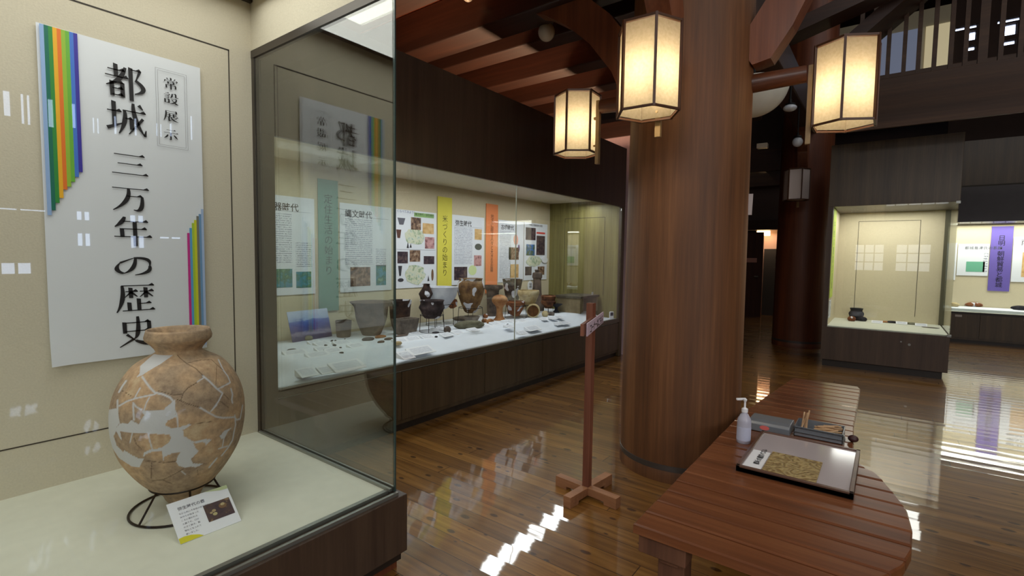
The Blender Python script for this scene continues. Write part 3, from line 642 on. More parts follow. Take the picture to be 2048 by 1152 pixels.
WL = [(2.6,A_((480,730),(520,790),(580,870),(640,930),(740,950),(830,990),(890,1060),(870,1110))),(1.6,A_((450,870),(400,960),(380,1000))),(2,A_((640,950),(540,970),(400,1000),(280,1040),(180,1100))),
      (1.6,A_((570,990),(530,1060),(500,1152))),(2,A_((360,1060),(400,1110),(470,1152))),(2.2,A_((270,780),(220,850),(180,920))),(2.2,A_((160,1030),(160,1180))),
      (2.2,B_((420,715),(500,780),(600,880),(670,935))),(1.4,B_((430,740),(350,790))),(1.6,B_((610,885),(770,800))),(1.5,B_((770,800),(740,720),(680,640),(620,510))),(1.8,B_((670,940),(620,1040),(540,1150))),(1.9,B_((780,880),(800,950),(790,1020),(800,1060))),
      (2,D_((380,30),(480,90),(590,150),(680,165),(830,155),(850,190),(890,180))),(1.5,D_((830,130),(840,250),(820,340),(800,450),(740,550),(660,650))),(1.8,D_((600,680),(500,800))),(1.4,D_((520,80),(600,0))),(1.2,D_((930,0),(900,170))),(1.3,D_((690,430),(670,530))),(1.6,D_((620,560),(740,525))),
      (1.6,D_((60,60),(90,130),(100,280))),(2.2,C_((360,0),(370,190))),(1.8,C_((555,360),(570,450),(610,580))),(1.4,C_((350,360),(320,480))),(1.2,D_((150,850),(200,890)))]
DL = [(1.0,B_((80,430),(130,490),(220,560),(330,620),(420,710))),(.7,B_((230,550),(370,515),(530,505),(610,580),(680,640))),(1.0,B_((350,800),(230,870),(170,940),(140,1030))),(.7,B_((40,960),(150,950))),(1.0,B_((90,1020),(230,1075),(380,1120))),
      (.6,B_((600,590),(590,820))),(.9,B_((690,950),(760,1020))),(.9,B_((640,1040),(750,1120))),(.8,D_((250,250),(400,230),(550,210))),(.9,C_((370,420),(400,500),(470,570))),(.9,C_((600,720),(590,940))),(.9,C_((580,820),(620,820))),
      (.8,C_((600,970),(740,960),(860,1010))),(.8,C_((740,960),(900,880),(1000,820))),(.7,C_((750,745),(900,720))),(.6,C_((500,710),(760,740))),(.7,D_((350,830),(360,900))),(.8,A_((220,910),(280,940),(340,980))),(.7,A_((680,910),(880,960)))]
def inpoly(x, y, P):
    r = False; j = len(P)-1
    for i in range(len(P)):
        if (P[i][1] > y) != (P[j][1] > y) and x < (P[j][0]-P[i][0])*(y-P[i][1])/(P[j][1]-P[i][1])+P[i][0]: r = not r
        j = i
    return r
def dseg(x, y, L):
    best = 1e9
    for (a, b), (c, d) in zip(L, L[1:]):
        dx, dy = c-a, d-b; t = max(0, min(1, ((x-a)*dx+(y-b)*dy)/(dx*dx+dy*dy+1e-9)))
        best = min(best, math.hypot(x-a-t*dx, y-b-t*dy))
    return best
def bbox(L, p): return (min(q[0] for q in L)-p, max(q[0] for q in L)+p, min(q[1] for q in L)-p, max(q[1] for q in L)+p)
def make_jar():
    prof = jprof(); n = 480; k = MB(); k.lathe(prof, (JX, JY, 0), n, wob=lambda a, j: .006*math.sin(3*a+1)+.003*math.sin(7*a))
    t = k.build('restored_jar', None, smooth=False, fix=False) if False else None
    me = bpy.data.meshes.new('restored_jar'); off = Vector((JX, JY, .39))
    me.from_pydata([tuple(v-off) for v in k.v], [], k.f); me.update()
    for p in me.polygons: p.use_smooth = True
    at = me.color_attributes.new('fill', 'FLOAT_COLOR', 'POINT')
    wp = [(P, bbox(P, 1)) for P in WP]; wl = [(w, L, bbox(L, 4)) for w, L in WL]; dl = [(w, L, bbox(L, 3)) for w, L in DL]
    cen = Vector((JX, JY, 0)); dat = [0.0]*(len(k.v)*4); nout = 26*13*n
    cv = CAMP-cen; cv.z = 0
    zn = jz(699)
    for i, v in enumerate(k.v):
        white = dark = 0.0
        d = v-cen; d.z = 0
        if v.z < zn and i//n < len(prof)-24 and d.dot(cv) > -.02:
            x, y = proj(v)
            for P, b in wp:
                if b[0] < x < b[1] and b[2] < y < b[3] and inpoly(x, y, P): white = 1.0; break
            for w, L, b in wl:
                if b[0] < x < b[1] and b[2] < y < b[3]: white = max(white, min(1, max(0, w*.8+.5-dseg(x, y, L))))
            for w, L, b in dl:
                if b[0] < x < b[1] and b[2] < y < b[3]: dark = max(dark, min(1, max(0, w*.55+.55-dseg(x, y, L))))
        dat[i*4:i*4+4] = [white, dark, 0, 1]
    at.data.foreach_set('color', dat)
    m, nt, b = newmat('restored earthenware'); v = mapping(nt, (1,1,1)); at_ = nt.nodes.new('ShaderNodeAttribute'); at_.attribute_name = 'fill'
    sc = nt.nodes.new('ShaderNodeSeparateColor'); nt.links.new(at_.outputs['Color'], sc.inputs[0])
    clay = ramp(nt, noise(nt, 5, v, 6, .6), [(.34, (132,112,98)), (.48, (172,146,120)), (.58, (204,166,128)), (.68, (212,186,150))])
    clay = mixc(nt, .35, clay, ramp(nt, noise(nt, 40, v, 5, .7), [(.3, (124,104,88)), (.7, (216,194,164))]))
    c = mixc(nt, sc.outputs[0], clay, (206,206,208)); c = mixc(nt, math_(nt, 'MULTIPLY', sc.outputs[1], .85), c, (60,42,32))
    nt.links.new(c, b.inputs['Base Color']); b.inputs['Roughness'].default_value = .8; b.inputs['Specular IOR Level'].default_value = .2
    bp = nt.nodes.new('ShaderNodeBump'); bp.inputs['Strength'].default_value = .5; bp.inputs['Distance'].default_value = .004
    h = math_(nt, 'ADD', noise(nt, 30, v, 5, .7), math_(nt, 'MULTIPLY', math_(nt, 'ADD', sc.outputs[0], math_(nt, 'MULTIPLY', sc.outputs[1], 2.0)), -.35))
    nt.links.new(h, bp.inputs['Height']); nt.links.new(bp.outputs['Normal'], b.inputs['Normal'])
    me.materials.append(m); o = bpy.data.objects.new('restored_jar', me); o.location = off; COL.objects.link(o)
    tag(o, 'big round ochre earthenware jar with white plaster repairs on a wire ring stand', 'jar')
make_jar()
st = thing('ring_stand', 'black wire ring stand under the big restored jar', 'stand', (.89, 2.56, .39))
RZ = .482
MB().ring((JX, JY, RZ), .128, .0055).build('upper_ring', M_black, st, True)
MB().ring((.865, 2.53, LZ+.006), .192, .005, 48).build('lower_ring', M_black, st, True)
for a in (200, 262, 322, 80):
    a = math.radians(a); p = (JX+.128*math.cos(a), JY+.128*math.sin(a), RZ); q = (.865+.192*math.cos(a), 2.53+.192*math.sin(a), LZ+.006)
    MB().cyl(p, q, .0045, n=8).build('leg', M_black, st, True)
# caption card before the jar
P0 = onz(361,1090,LZ); P1 = onz(483,1042,LZ); ex = (P1-P0); cw = ex.length; ex.normalize(); back = Vector((-ex.y, ex.x, 0)); 
cu = (EZ*.62+back*.78).normalized(); ch_ = .185; cn = ex.cross(cu)
cc = thing('caption_card', 'white caption card with photo and yellow corner leaning before the big jar', 'card', tuple(P0))
o_ = P0+Vector((0,0,.002))
MB().prism([(0,0),(cw,0),(cw,ch_),(0,ch_)], .004, (o_-cn*.004, ex, cu, cn)).build('card', M_card, cc)
def onc(a, b, d=.0008): return o_+ex*a+cu*b+cn*d
def crd(name, pts, mat, d=.0006):
    k = MB(); k.add([onc(a,b,d) for a,b in pts], [tuple(range(len(pts)))]); return k.build(name, mat, cc, fix=False)
crd('yellow_corner', [(0,0),(.085,0),(.07,.012),(.045,.022),(.02,.026),(0,.024)], plain('yellow print', (214,206,40), .6))
crd('green_corner', [(cw,ch_),(cw-.09,ch_),(cw-.06,ch_-.008),(cw-.03,ch_-.016),(cw,ch_-.018)], plain('pale green print', (196,208,160), .6))
crd('photo', [(.118,.045),(.222,.045),(.222,.125),(.118,.125)], P_food)
lettering('弥生時代の壺', onc(.03,.155), ex, cu, .017, M_ink2, cc, bold=.01)
for i, tx in enumerate(('今から約二千年前の弥生時代に', '米作りが始まった', 'ころに使われた', '土器です。口が', '大きく開き、穀', '物などを入れて', '使いました。')):
    lettering(tx, onc(.028,.128-i*.0155), ex, cu, .0088, M_ink2, cc, name='small_text')
for (a, b, r, c) in ((.188,.098,.016,(120,90,60)),(.150,.088,.008,(170,150,110)),(.138,.082,.006,(170,150,110)),(.150,.072,.009,(180,170,120)),(.19,.104,.009,(220,200,150))):
    crd('photo_dish', [(a+r*math.cos(q*PI/6), b+r*.8*math.sin(q*PI/6)) for q in range(12)], plain('dish tone', c, .6), .0012)
# ------------------------------------------------------------ LONG CASE
CX0, CX1, CY, CB = 1.66, 7.32, 3.32, 4.66
k = thing('display_case', 'long built-in glass display case with brown panelling along the left wall', 'display case', (4.5, 4.0, 0))
B(CX0, CX1, CY+.03, CB+.1, .07, .50).build('base_cabinet', M_case, k)
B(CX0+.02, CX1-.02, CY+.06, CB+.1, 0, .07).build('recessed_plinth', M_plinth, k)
xs = [CX0+.085, 2.85, 3.97, 5.07, 6.17, 7.24]
for i in range(5):
    B(xs[i]+.004, xs[i+1]-.004, CY+.012, CY+.032, .11, .535).build('door', M_case, k, bevel=.003)
B(CX0, CX1, CY+.005, CY+.04, .545, .605).build('sill_rail', M_caseX, k, bevel=.003)
B(CX0, xs[0]-.002, CY, CY+.06, 0, .60).build('left_post', M_case, k)
B(CX0, xs[0]-.002, CY, CY+.06, .60, 2.335).build('left_post', M_case, k)
B(7.225, CX1, CY, CY+.06, 0, 2.335).build('right_post', M_case, k, bevel=.01)
B(CX0, CX1, CY, CY+.04, 2.335, 3.24).build('fascia', M_case_r, k, bevel=.003)
B(CX0, CX0+.04, CY+.06, CB+.1, 0, 3.24).build('end_panel', M_case, k)
B(CX1-.04, CX1, CY+.06, CB+.1, 0, 3.24).build('end_panel', M_case, k)
B(7.24, 7.275, CY+.06, CB, .60, 2.46).build('olive_end_wall', M_olive, k)
B(CX0+.04, CX0+.07, CY+.06, CB, .60, 2.46).build('inner_end_wall', M_creamwall, k)
MB().box(7.238,7.24,3.62,4.36,2.19,2.196).box(7.238,7.24,3.62,3.626,.95,2.19).box(7.238,7.24,4.354,4.36,.95,2.19).build('access_panel_seam', M_dark, k)
B(CX0+.04, CX1-.04, CB, CB+.06, .50, 2.46).build('back_panel', M_creamwall, k)
B(CX0+.04, CX1-.04, CY+.045, CB+.06, 2.455, 2.50).build('lighting_ceiling', M_cream, k)
B(CX0+.04, CX1-.04, CY+.04, CB+.05, .50, .598).build('case_floor', M_cream2, k)
for i, (a, b) in enumerate(((xs[0], 4.492), (4.497, 7.22))):
    pane(B(a, b, CY+.016, CY+.024, .60, 2.34), 'glass_pane', k, M_glass2)
B(4.492, 4.497, CY+.014, CY+.026, .60, 2.34).build('glass_joint', plain('pale joint', (170,170,150), .3), k)
# cloth draped over the inner step
TX0, TX1 = 1.78, 6.62; TZ = .70; TF = 3.70
cl = MB(); NX = 120; rows = []
sec = [(CY+.055,.6), (CY+.10,.606), (TF-.05,.675), (TF-.012,TZ-.004), (TF+.02,TZ), (TF+.2,TZ), (CB-.25,TZ), (CB-.01,TZ)]
for i in range(NX+1):
    x = 1.76+(7.20-1.76)*i/NX
    for j, (y, z) in enumerate(sec):
        e = 1.0
        if x < 2.1: e = max(0, (x-1.86)/.24)
        if x > 6.9: e = max(0, 1-(x-6.9)/.28)
        e = e*e*(3-2*e)
        w = .004*math.sin(x*9+j)*(1 if j in (2,3) else .15)*(1-.5*e) + (.012*math.sin(y*30+x*14) if (0 < e < 1) else 0)
        cl.v.append(Vector((x, y, max(.6, .602+(z-.6)*e+w*(1 if z > .61 else 0)))))
n = len(sec)
for i in range(NX):
    for j in range(n-1): cl.f.append((i*n+j, (i+1)*n+j, (i+1)*n+j+1, i*n+j+1))
clo = tag(cl.build('tablecloth', M_cloth, smooth=True), 'white cloth draped over the stepped display deck of the long case', 'cloth')
sm = clo.modifiers.new('s', 'SOLIDIFY'); sm.thickness = .002; sm.offset = 1
# posters on the long case back wall
PYb = CB-.006
def poster(x0, x1, z0, z1, label, head=None, hs=.075, Y=PYb, hx=.06, hz=.07):
    p = tag(B(x0, x1, Y-.003, Y, z0, z1).build('poster', M_white, bevel=0), label, 'poster', 'white exhibition posters')
    if head: lettering(head, (x0+hx, Y-.0045, z1-hz), EXX, EZ, hs, M_ink, p, bold=.012)
    return p
def sub(p, name, x0, x1, z0, z1, mat, Y=PYb): return B(x0, x1, Y-.0052, Y-.0032, z0, z1).build(name, mat, p)
def blob(p, name, cx, cz, rx, rz, mat, Y=PYb, n=20, jit=0):
    k = MB(); r = [1+random.uniform(-jit, jit) for _ in range(n)]
    k.prism([(rx*r[i]*math.cos(2*PI*i/n), rz*r[i]*math.sin(2*PI*i/n)) for i in range(n)], .002, ((cx, Y-.0032, cz), EXX, EZ, (0,-1,0))); return k.build(name, mat, p)
M_rule = plain('thin rule', (150,150,160), .6)
p = poster(2.19, 2.843, 1.145, 2.10, 'white poster about the oldest age, left of the green strip', '旧石器時代', .085)
sub(p, 'rule', 2.24, 2.80, 1.955, 1.958, M_rule); sub(p, 'text_block', 2.24, 2.60, 1.45, 1.93, M_text); sub(p, 'text_block', 2.64, 2.81, 1.42, 1.66, M_text)
sub(p, 'photo', 2.22, 2.60, 1.22, 1.40, P_green); sub(p, 'photo', 2.64, 2.80, 1.21, 1.37, P_green)
p = poster(3.135, 3.82, 1.14, 2.094, 'white poster headed Jomon period, right of the green strip', '縄文時代', .088)
sub(p, 'rule', 3.19, 3.78, 1.955, 1.958, M_rule); sub(p, 'text_block', 3.20, 3.55, 1.44, 1.94, M_text); sub(p, 'text_block', 3.60, 3.74, 1.42, 1.62, M_text)
sub(p, 'photo', 3.26, 3.52, 1.20, 1.41, P_dig); sub(p, 'photo', 3.60, 3.74, 1.20, 1.43, P_green)
p = poster(3.885, 4.547, 1.15, 2.09, 'poster crowded with small finds photos and two village drawings')
lettering('くらべてみよう！', (3.90, PYb-.0045, 2.085), EXX, EZ, .038, plain('blue ink', (70,90,150), .6), p)
sub(p, 'heading_band', 4.17, 4.50, 2.02, 2.07, plain('green band', (150,190,120), .6)); lettering('縄文時代・弥生時代', (4.18, PYb-.006, 2.067), EXX, EZ, .036, M_ink, p, name='heading')
sub(p, 'rule', 3.90, 4.53, 1.615, 1.618, M_rule)
for x0, x1, z0, z1, mt in ((4.12,4.28,1.86,2.01,P_dig),(4.31,4.50,1.82,1.95,P_tan),(4.35,4.51,1.635,1.78,P_pinkp),(3.91,4.07,1.45,1.59,P_dark),(4.10,4.27,1.47,1.61,P_dig),(4.33,4.51,1.44,1.54,P_dark)): sub(p, 'photo', x0, x1, z0, z1, mt)
blob(p, 'drawing', 4.18, 1.78, .17, .10, P_land, jit=.12); blob(p, 'drawing', 4.19, 1.31, .16, .13, P_land, jit=.12)
MD = plain('dark stone print', (62,60,66), .6); MRP = plain('brown pot print', (96,60,48), .6)
def pot2(p, cx, cz, w0, w1, h, mat, name='pot_picture'): k = MB(); k.prism([(-w0,-h),(w0,-h),(w1,h),(-w1,h)], .002, ((cx,PYb-.0032,cz),EXX,EZ,(0,-1,0))); k.build(name, mat, p)
pot2(p, 3.97, 1.95, .03, .06, .04, plain('grey pot print', (100,100,110), .6)); pot2(p, 3.93, 1.80, .02, .038, .05, MRP)
for x, z, h in ((4.07,1.67,.035),(4.115,1.665,.025),(4.41,1.26,.035)):
    k2 = MB(); k2.prism([(-.017,-h),(.017,-h),(0,h)], .002, ((x,PYb-.0032,z),EXX,EZ,(0,-1,0))); k2.build('arrowhead_picture', MD, p)
blob(p, 'stone_picture', 3.96, 1.25, .045, .022, MD); blob(p, 'stone_picture', 4.48, 1.30, .02, .075, plain('brown stone print', (120,90,66), .6))
pot2(p, 3.95, 1.36, .012, .03, .06, MD, 'stone_picture')
p = poster(4.835, 5.495, 1.155, 2.096, 'white poster headed Yayoi period, between yellow and orange strips', '弥生時代', .082)
sub(p, 'rule', 4.87, 5.45, 1.945, 1.948, M_rule); sub(p, 'text_block', 4.88, 5.24, 1.43, 1.93, M_text)
sub(p, 'photo', 5.29, 5.44, 1.78, 1.93, P_tan); sub(p, 'photo', 5.28, 5.44, 1.41, 1.56, P_pinkp); sub(p, 'photo', 4.88, 5.14, 1.22, 1.40, P_dark)
blob(p, 'stone_picture', 5.37, 1.68, .075, .045, plain('grey green stone print', (88,92,84), .6)); blob(p, 'speech_bubble', 5.25, 1.35, .085, .07, plain('pale lime print', (216,232,170), .6))
p = poster(5.82, 6.468, 1.16, 2.094, 'white poster headed Kofun period, right of the orange strip', '古墳時代', .08)
sub(p, 'text_block', 5.86, 6.13, 1.22, 1.94, M_text); blob(p, 'speech_bubble', 6.26, 1.81, .06, .08, plain('peach print', (240,180,160), .6))
blob(p, 'figure_picture', 6.34, 1.68, .022, .06, plain('violet print', (110,80,130), .6))
sub(p, 'photo', 6.08, 6.34, 1.50, 1.69, P_dig); sub(p, 'photo', 6.12, 6.34, 1.22, 1.43, P_tan)
p = poster(6.482, 7.155, 1.17, 2.098, 'poster of dark photos and a village drawing at the far end of the row')
lettering('中尾山馬渡遺跡の調査', (6.62, PYb-.0045, 2.08), EXX, EZ, .038, M_ink, p, name='heading')
sub(p, 'red_caption', 6.83, 7.08, 1.93, 1.96, plain('red print', (220,80,70), .6))
for x0, x1, z0, z1, mt in ((6.52,6.80,1.82,2.02,P_dark),(6.83,7.08,1.58,1.90,P_dark),(6.54,6.78,1.57,1.75,P_blue),(6.52,6.70,1.25,1.39,P_dark),(6.88,7.08,1.25,1.39,P_dig)): sub(p, 'photo', x0, x1, z0, z1, mt)
blob(p, 'drawing', 6.78, 1.48, .22, .09, P_land, jit=.12)
b_ = MB(); b_.prism([(.09*math.cos(i*PI/10), .055*math.sin(i*PI/10)) for i in range(20)], .006, ((7.07,PYb-.012,1.50),EXX,EZ,(0,-1,0))); o = tag(b_.build('bubble_note', M_card), 'white cloud-shaped paper note on the last poster', 'note')
b_ = MB(); b_.prism([(.07*math.cos(i*PI/10), .085*math.sin(i*PI/10)) for i in range(20)], .006, ((6.66,PYb-.004,1.075),EXX,EZ,(0,-1,0))); o = tag(b_.build('bubble_note', M_card), 'white cloud-shaped note with writing beside the grey clay cylinder', 'note')
lettering('円筒\n埴輪', (6.62, PYb-.012, 1.12), EXX, EZ, .04, M_ink2, o)
def strip(x0, x1, z0, z1, mat, text, label, size, z, Y=PYb, gap=1.0, ink=None):
    o = tag(B(x0, x1, Y-.008, Y-.001, z0, z1).build('title_strip', mat, bevel=.001), label, 'banner', 'coloured title strips')
    lettering(text, ((x0+x1)/2, Y-.0095, z), EXX, EZ, size, ink or M_ink, o, True, gap, bold=-.008)
strip(2.882, 3.112, .955, 2.312, M_green, '定住生活の始まり', 'green vertical title strip in the long case', .105, 2.16, gap=1.0)
strip(4.568, 4.828, 1.062, 2.308, M_yellow, '米づくりの始まり', 'yellow vertical title strip in the long case', .10, 2.07, gap=1.0)
strip(5.532, 5.802, 1.01, 2.306, M_orange, '地下に眠る人々と大きなお墓', 'orange vertical title strip in the long case', .075, 2.16, gap=.86)
# ------------------------------------------------------------ exhibits in the long case
def clay(name, dark, mid, light, fill=0, scale=9, fs=5, seed=0):
    m, nt, b = newmat(name); v = mapping(nt, (1,1,1), loc=(seed, seed*1.7, 0))
    c = ramp(nt, noise(nt, scale, v, 6, .65), [(.35, dark), (.5, mid), (.66, light)])
    if fill:
        f = math_(nt, 'GREATER_THAN', noise(nt, fs, mapping(nt, (1,1,.9), loc=(seed*3.1, 5, seed)), 1, .4), fill); c = mixc(nt, f, c, (206,206,214))
    nt.links.new(c, b.inputs['Base Color']); b.inputs['Roughness'].default_value = .8; b.inputs['Specular IOR Level'].default_value = .2
    bp = nt.nodes.new('ShaderNodeBump'); bp.inputs['Strength'].default_value = .6; bp.inputs['Distance'].default_value = .006
    nt.links.new(noise(nt, 30, v, 5, .7), bp.inputs['Height']); nt.links.new(bp.outputs['Normal'], b.inputs['Normal']); return m
C_grey = clay('grey brown clay', (70,62,58), (98,86,78), (126,110,98))
C_greyL = clay('pale grey clay', (92,86,80), (116,106,98), (140,128,116))
C_dark = clay('charred clay with plaster', (36,28,28), (58,44,40), (84,62,50), .60, fs=7, seed=2)
C_dark2 = clay('dark clay', (40,34,36), (62,52,54), (92,78,76), .66, fs=12, seed=4)
C_white = clay('plaster restored clay', (196,198,208), (206,208,216), (216,218,224))
C_brown = clay('ochre clay with plaster', (84,62,46), (122,92,60), (146,114,76), .61, fs=10, seed=5)
C_brown2 = clay('brown and plaster clay', (96,56,40), (126,78,50), (150,100,66), .56, fs=10, seed=9)
C_dkfill = clay('dark clay with plaster patches', (54,46,44), (78,66,60), (110,88,72), .58, fs=8, seed=12)
C_cream = clay('cream clay', (170,150,110), (196,178,136), (212,198,160))
C_orange = clay('orange clay', (126,82,52), (160,110,70), (184,136,92))
C_stone = clay('greenish stone', (84,82,66), (108,106,88), (132,130,110))
C_black = clay('black stone', (28,28,34), (42,42,48), (64,64,70))
C_tanbox = clay('tan tuff', (120,106,80), (138,124,96), (152,138,110), scale=4)
def spot(cx, Y): # point on the table under pixel column cx at depth plane Y
    P = ony(cx, 640, Y); return Vector((P.x, Y, TZ))
def vessel(name, cx, Y, prof, mat, label, cat='pot', wall=.012, base=TZ, parts=None, wob=None, xoff=0, open_=True):
    """prof: (radius px, top-measured y px) from bottom to rim"""
    P = spot(cx, Y); mp = depth(P)/FPX; y0 = prof[0][1]; P.z = base
    pr = [(r*mp, (y0-y)*mp) for r, y in prof]
    pr = interp_prof(pr, 3)
    if open_: pr = pr+[(max(r-wall, .003), z) for r, z in reversed(pr[1:])]+[(max(pr[0][0]-wall, .003), wall)]
    k = MB(); k.lathe(pr, P, 36, wob); 
    o = k.build(name, mat, smooth=True); tag(o, label, cat); return o, P, mp
def wire_stand(P, r1, r2, h, label, legs=4):
    t = thing('wire_stand', label, 'stand', tuple(P)); 
    MB().ring((P.x,P.y,P.z+h), r1, .004, 28, 6).build('upper_ring', M_black, t); MB().ring((P.x,P.y,P.z+.004), r2, .004, 28, 6).build('lower_ring', M_black, t)
    for i in range(legs):
        a = 2*PI*(i+.35)/legs; MB().cyl((P.x+r1*math.cos(a),P.y+r1*math.sin(a),P.z+h),(P.x+r2*math.cos(a),P.y+r2*math.sin(a),P.z+.004), .0035, n=6).build('leg', M_black, t)
    return t
vessel('clay_cup', 687, 4.42, [(11,671),(13.5,668),(14.5,655),(15.5,640),(15.5,637)], C_grey, 'small plain grey clay cup left of the flared grey jar')
vessel('flared_jar', 743, 4.33, [(14,664),(18,662),(24,648),(30,630),(32,615),(34,606),(40,599),(42,597)], C_grey, 'large grey clay jar with wide flared rim')
vessel('dark_jar', 800, 4.42, [(13,650),(16,642),(19,628),(21,605),(23,591)], C_dark, 'dark charred jar with white patches behind the grey trough', wob=lambda a, j: 0)
k2 = MB(); P = spot(811, 4.12); mp = depth(P)/FPX
def trough():
    k = MB(); w, d, h = .125, .07, .17; o, u = P, [( -1,-1),(1,-1),(1,1),(-1,1)]
    def ringv(s, z, r=1): return [Vector((P.x+a*w*s*r, P.y+b*d*s*r, P.z+z)) for a, b in u]
    k.v = ringv(.82,0)+ringv(1.08,h)+ringv(.96,h)+ringv(.74,.02)
    k.f = [(3,2,1,0)]+[(i,(i+1)%4,4+(i+1)%4,4+i) for i in range(4)]+[(4+i,4+(i+1)%4,8+(i+1)%4,8+i) for i in range(4)]+[(8+i,8+(i+1)%4,12+(i+1)%4,12+i) for i in range(4)]+[(12,13,14,15)]
    return tag(k.build('clay_trough', C_greyL, bevel=.008), 'square-sided grey clay bowl in front of the dark jar', 'bowl')
trough()
zig = lambda a, j: .05*math.sin(9*a)*(1 if 2 < j < 14 else 0)
o, P, mp = vessel('carinated_bowl', 864, 4.02, [(14,633),(17,630),(22,618),(25,612),(22,604),(24,598),(25,597)], C_dark2, 'dark carved bowl on a low wire stand, right of the grey trough', 'bowl', base=TZ+.155, wob=zig)
wire_stand(Vector((P.x,P.y,TZ)), .13, .14, .19, 'black wire stand under the dark carved bowl')
o, P, mp = vessel('restored_bowl', 880, 4.35, [(12,628),(17,624),(26,612),(32,602),(35,588),(36,584)], C_white, 'wide white plaster-restored bowl behind the dark carved bowl', 'bowl', base=TZ+.20)
wire_stand(Vector((P.x,P.y,TZ)), .16, .17, .26, 'tall wire stand under the white restored bowl')
k2 = MB(); c = ony(852, 588, 4.30); k2.lathe([(.012,-.08),(.055,-.06),(.075,0),(.05,.06),(.035,.10),(.04,.12)], c, 18, lambda a, j: .2*math.sin(3*a+j)); tag(k2.build('rim_fragment', C_dark, smooth=True), 'dark ornamental rim peak rising above the dark carved bowl', 'sherd')
k2 = MB(); c = ony(904, 607, 4.26); k2.lathe([(.02,-.06),(.06,-.03),(.07,.02),(.05,.05),(.02,.06)], c, 14, lambda a, j: .25*math.sin(4*a+j)); tag(k2.build('rim_fragment', C_brown2, smooth=True), 'brown knobbly sherd on the right side of the restored bowl', 'sherd')
o, P, mp = vessel('large_jar', 941, 4.20, [(8,622),(13,618),(19,604),(24,590),(27,575),(27,566),(24,559),(22,557),(24,553)], C_brown, 'large ochre jar with white plaster patches on a wire stand', base=TZ+.13)
wire_stand(Vector((P.x,P.y,TZ)), .15, .165, .20, 'wire stand under the large ochre jar')
vessel('low_bowl', 943, 4.12, [(6,638),(9,636),(14,628),(17,622)], C_greyL, 'small grey bowl standing beneath the large ochre jar', 'bowl', base=TZ)
vessel('tall_pot', 985, 4.45, [(9,650),(11,640),(12,615),(13,598),(20,594),(20,588)], C_grey, 'brown-grey jar with broad collar below the orange strip')
o, P, mp = vessel('pedestal_vase', 999, 4.10, [(14,641),(9,636),(6.5,628),(7,615),(14,606),(16,599),(12,593),(5,590)], C_orange, 'orange-brown vase on a tall flaring foot', 'vase', open_=False)
vessel('funnel_pot', 1024, 4.42, [(8,636),(10,626),(13,606),(17,585),(20,568),(20.5,566)], C_dkfill, 'tall flared dark pot with white plaster patches')
vessel('footed_bowl', 1030, 4.10, [(9,636),(10,633),(16,622),(20,610),(19,606)], C_brown2, 'brown and white pieced bowl in a wire stand', 'bowl', base=TZ+.03)
wire_stand(spot(1031, 4.10), .135, .15, .17, 'wire stand around the brown and white pieced bowl')
o, P, mp = vessel('cream_bowl', 1056, 4.08, [(9,632),(12,628),(18,614),(22,604),(21,598)], C_cream, 'wide cream bowl with a broken rim', 'bowl', base=TZ+.13)
wire_stand(Vector((P.x,P.y,TZ)), .12, .13, .17, 'wire stand below the cream bowl')
# jar lying on its side, mouth to the viewer
P = onz(1066, 636, TZ); mp = depth(P)/FPX; r = 13.5*mp
k2 = MB(); pr = [(.02,-.26),(r*.7,-.22),(r*1.05,-.12),(r*1.0,-.03),(r*.98,0),(r*.84,0),(r*.82,-.05),(r*.9,-.12),(r*.5,-.2),(.01,-.22)]
k2.lathe(pr, (0,0,0), 32); d = (CAMP-P); d.z = .1; d.normalize(); qm = d.to_track_quat('Z', 'Y').to_matrix().to_4x4(); qm.translation = P+Vector((0,0,r*1.03)); k2.xf(qm)
tag(k2.build('lying_jar', C_cream, smooth=True), 'cream jar lying on its side, its brown mouth towards the viewer', 'jar')
k2 = MB(); k2.lathe([(.001,-.012),(r*.8,-.012),(r*.8,-.008),(.001,-.008)], (0,0,0), 32); k2.xf(qm)
inner = k2.build('dark_mouth', clay('rust brown interior', (80,50,26), (104,68,36), (120,80,46))); inner.parent = bpy.data.objects['lying_jar']
P = spot(1073, 4.40); mp = depth(P)/FPX
vessel('clay_cylinder', 1073, 4.40, [(15,626),(14,612),(10,595),(8.5,575),(8.2,562),(9.8,560),(9.8,554),(8.5,550),(4.5,549),(5.5,544)], C_grey, 'tall grey clay cylinder figure with small square holes', 'figure')
for z_ in (570, 585): 
    q = ony(1074, z_, 4.40); tag(B(q.x-.02,q.x+.02,q.y-.125,q.y-.08,q.z-.02,q.z+.02).build('hole_inset', M_black), 'dark square hole in the tall clay cylinder', 'hole') if False else None
vessel('lidded_bowl', 1096, 4.12, [(7,618),(9,614),(14,609),(15,604),(13,602),(14,598),(15,594),(12.5,592)], clay('red and dark clay', (60,40,34), (110,70,46), (160,112,76)), 'red and dark bowl with an everted rim on a wire stand', 'bowl', base=TZ+.07)
wire_stand(spot(1096, 4.12), .07, .08, .09, 'small wire stand under the red and dark bowl')
vessel('pedestal_dish', 1112, 4.02, [(8,627),(4,622),(3.2,616),(9,612),(13,609)], C_black, 'dark pedestal dish near the end of the row', 'dish')
vessel('small_jar', 1090, 3.86, [(3,635),(6,632),(6.5,628),(4.5,624),(4,623)], C_cream, 'tiny cream jar with a dark mouth beside the lying jar', 'jar')
vessel('small_jar', 1100, 3.88, [(2.5,632),(4.5,629),(4.5,627),(3,625)], C_grey, 'tiny grey jar right of the tiny cream jar', 'jar')
vessel('small_jar', 1105, 3.85, [(2.5,634),(4,631),(4,629),(2.5,627)], C_greyL, 'tiniest pale jar at the end of the small jars', 'jar')
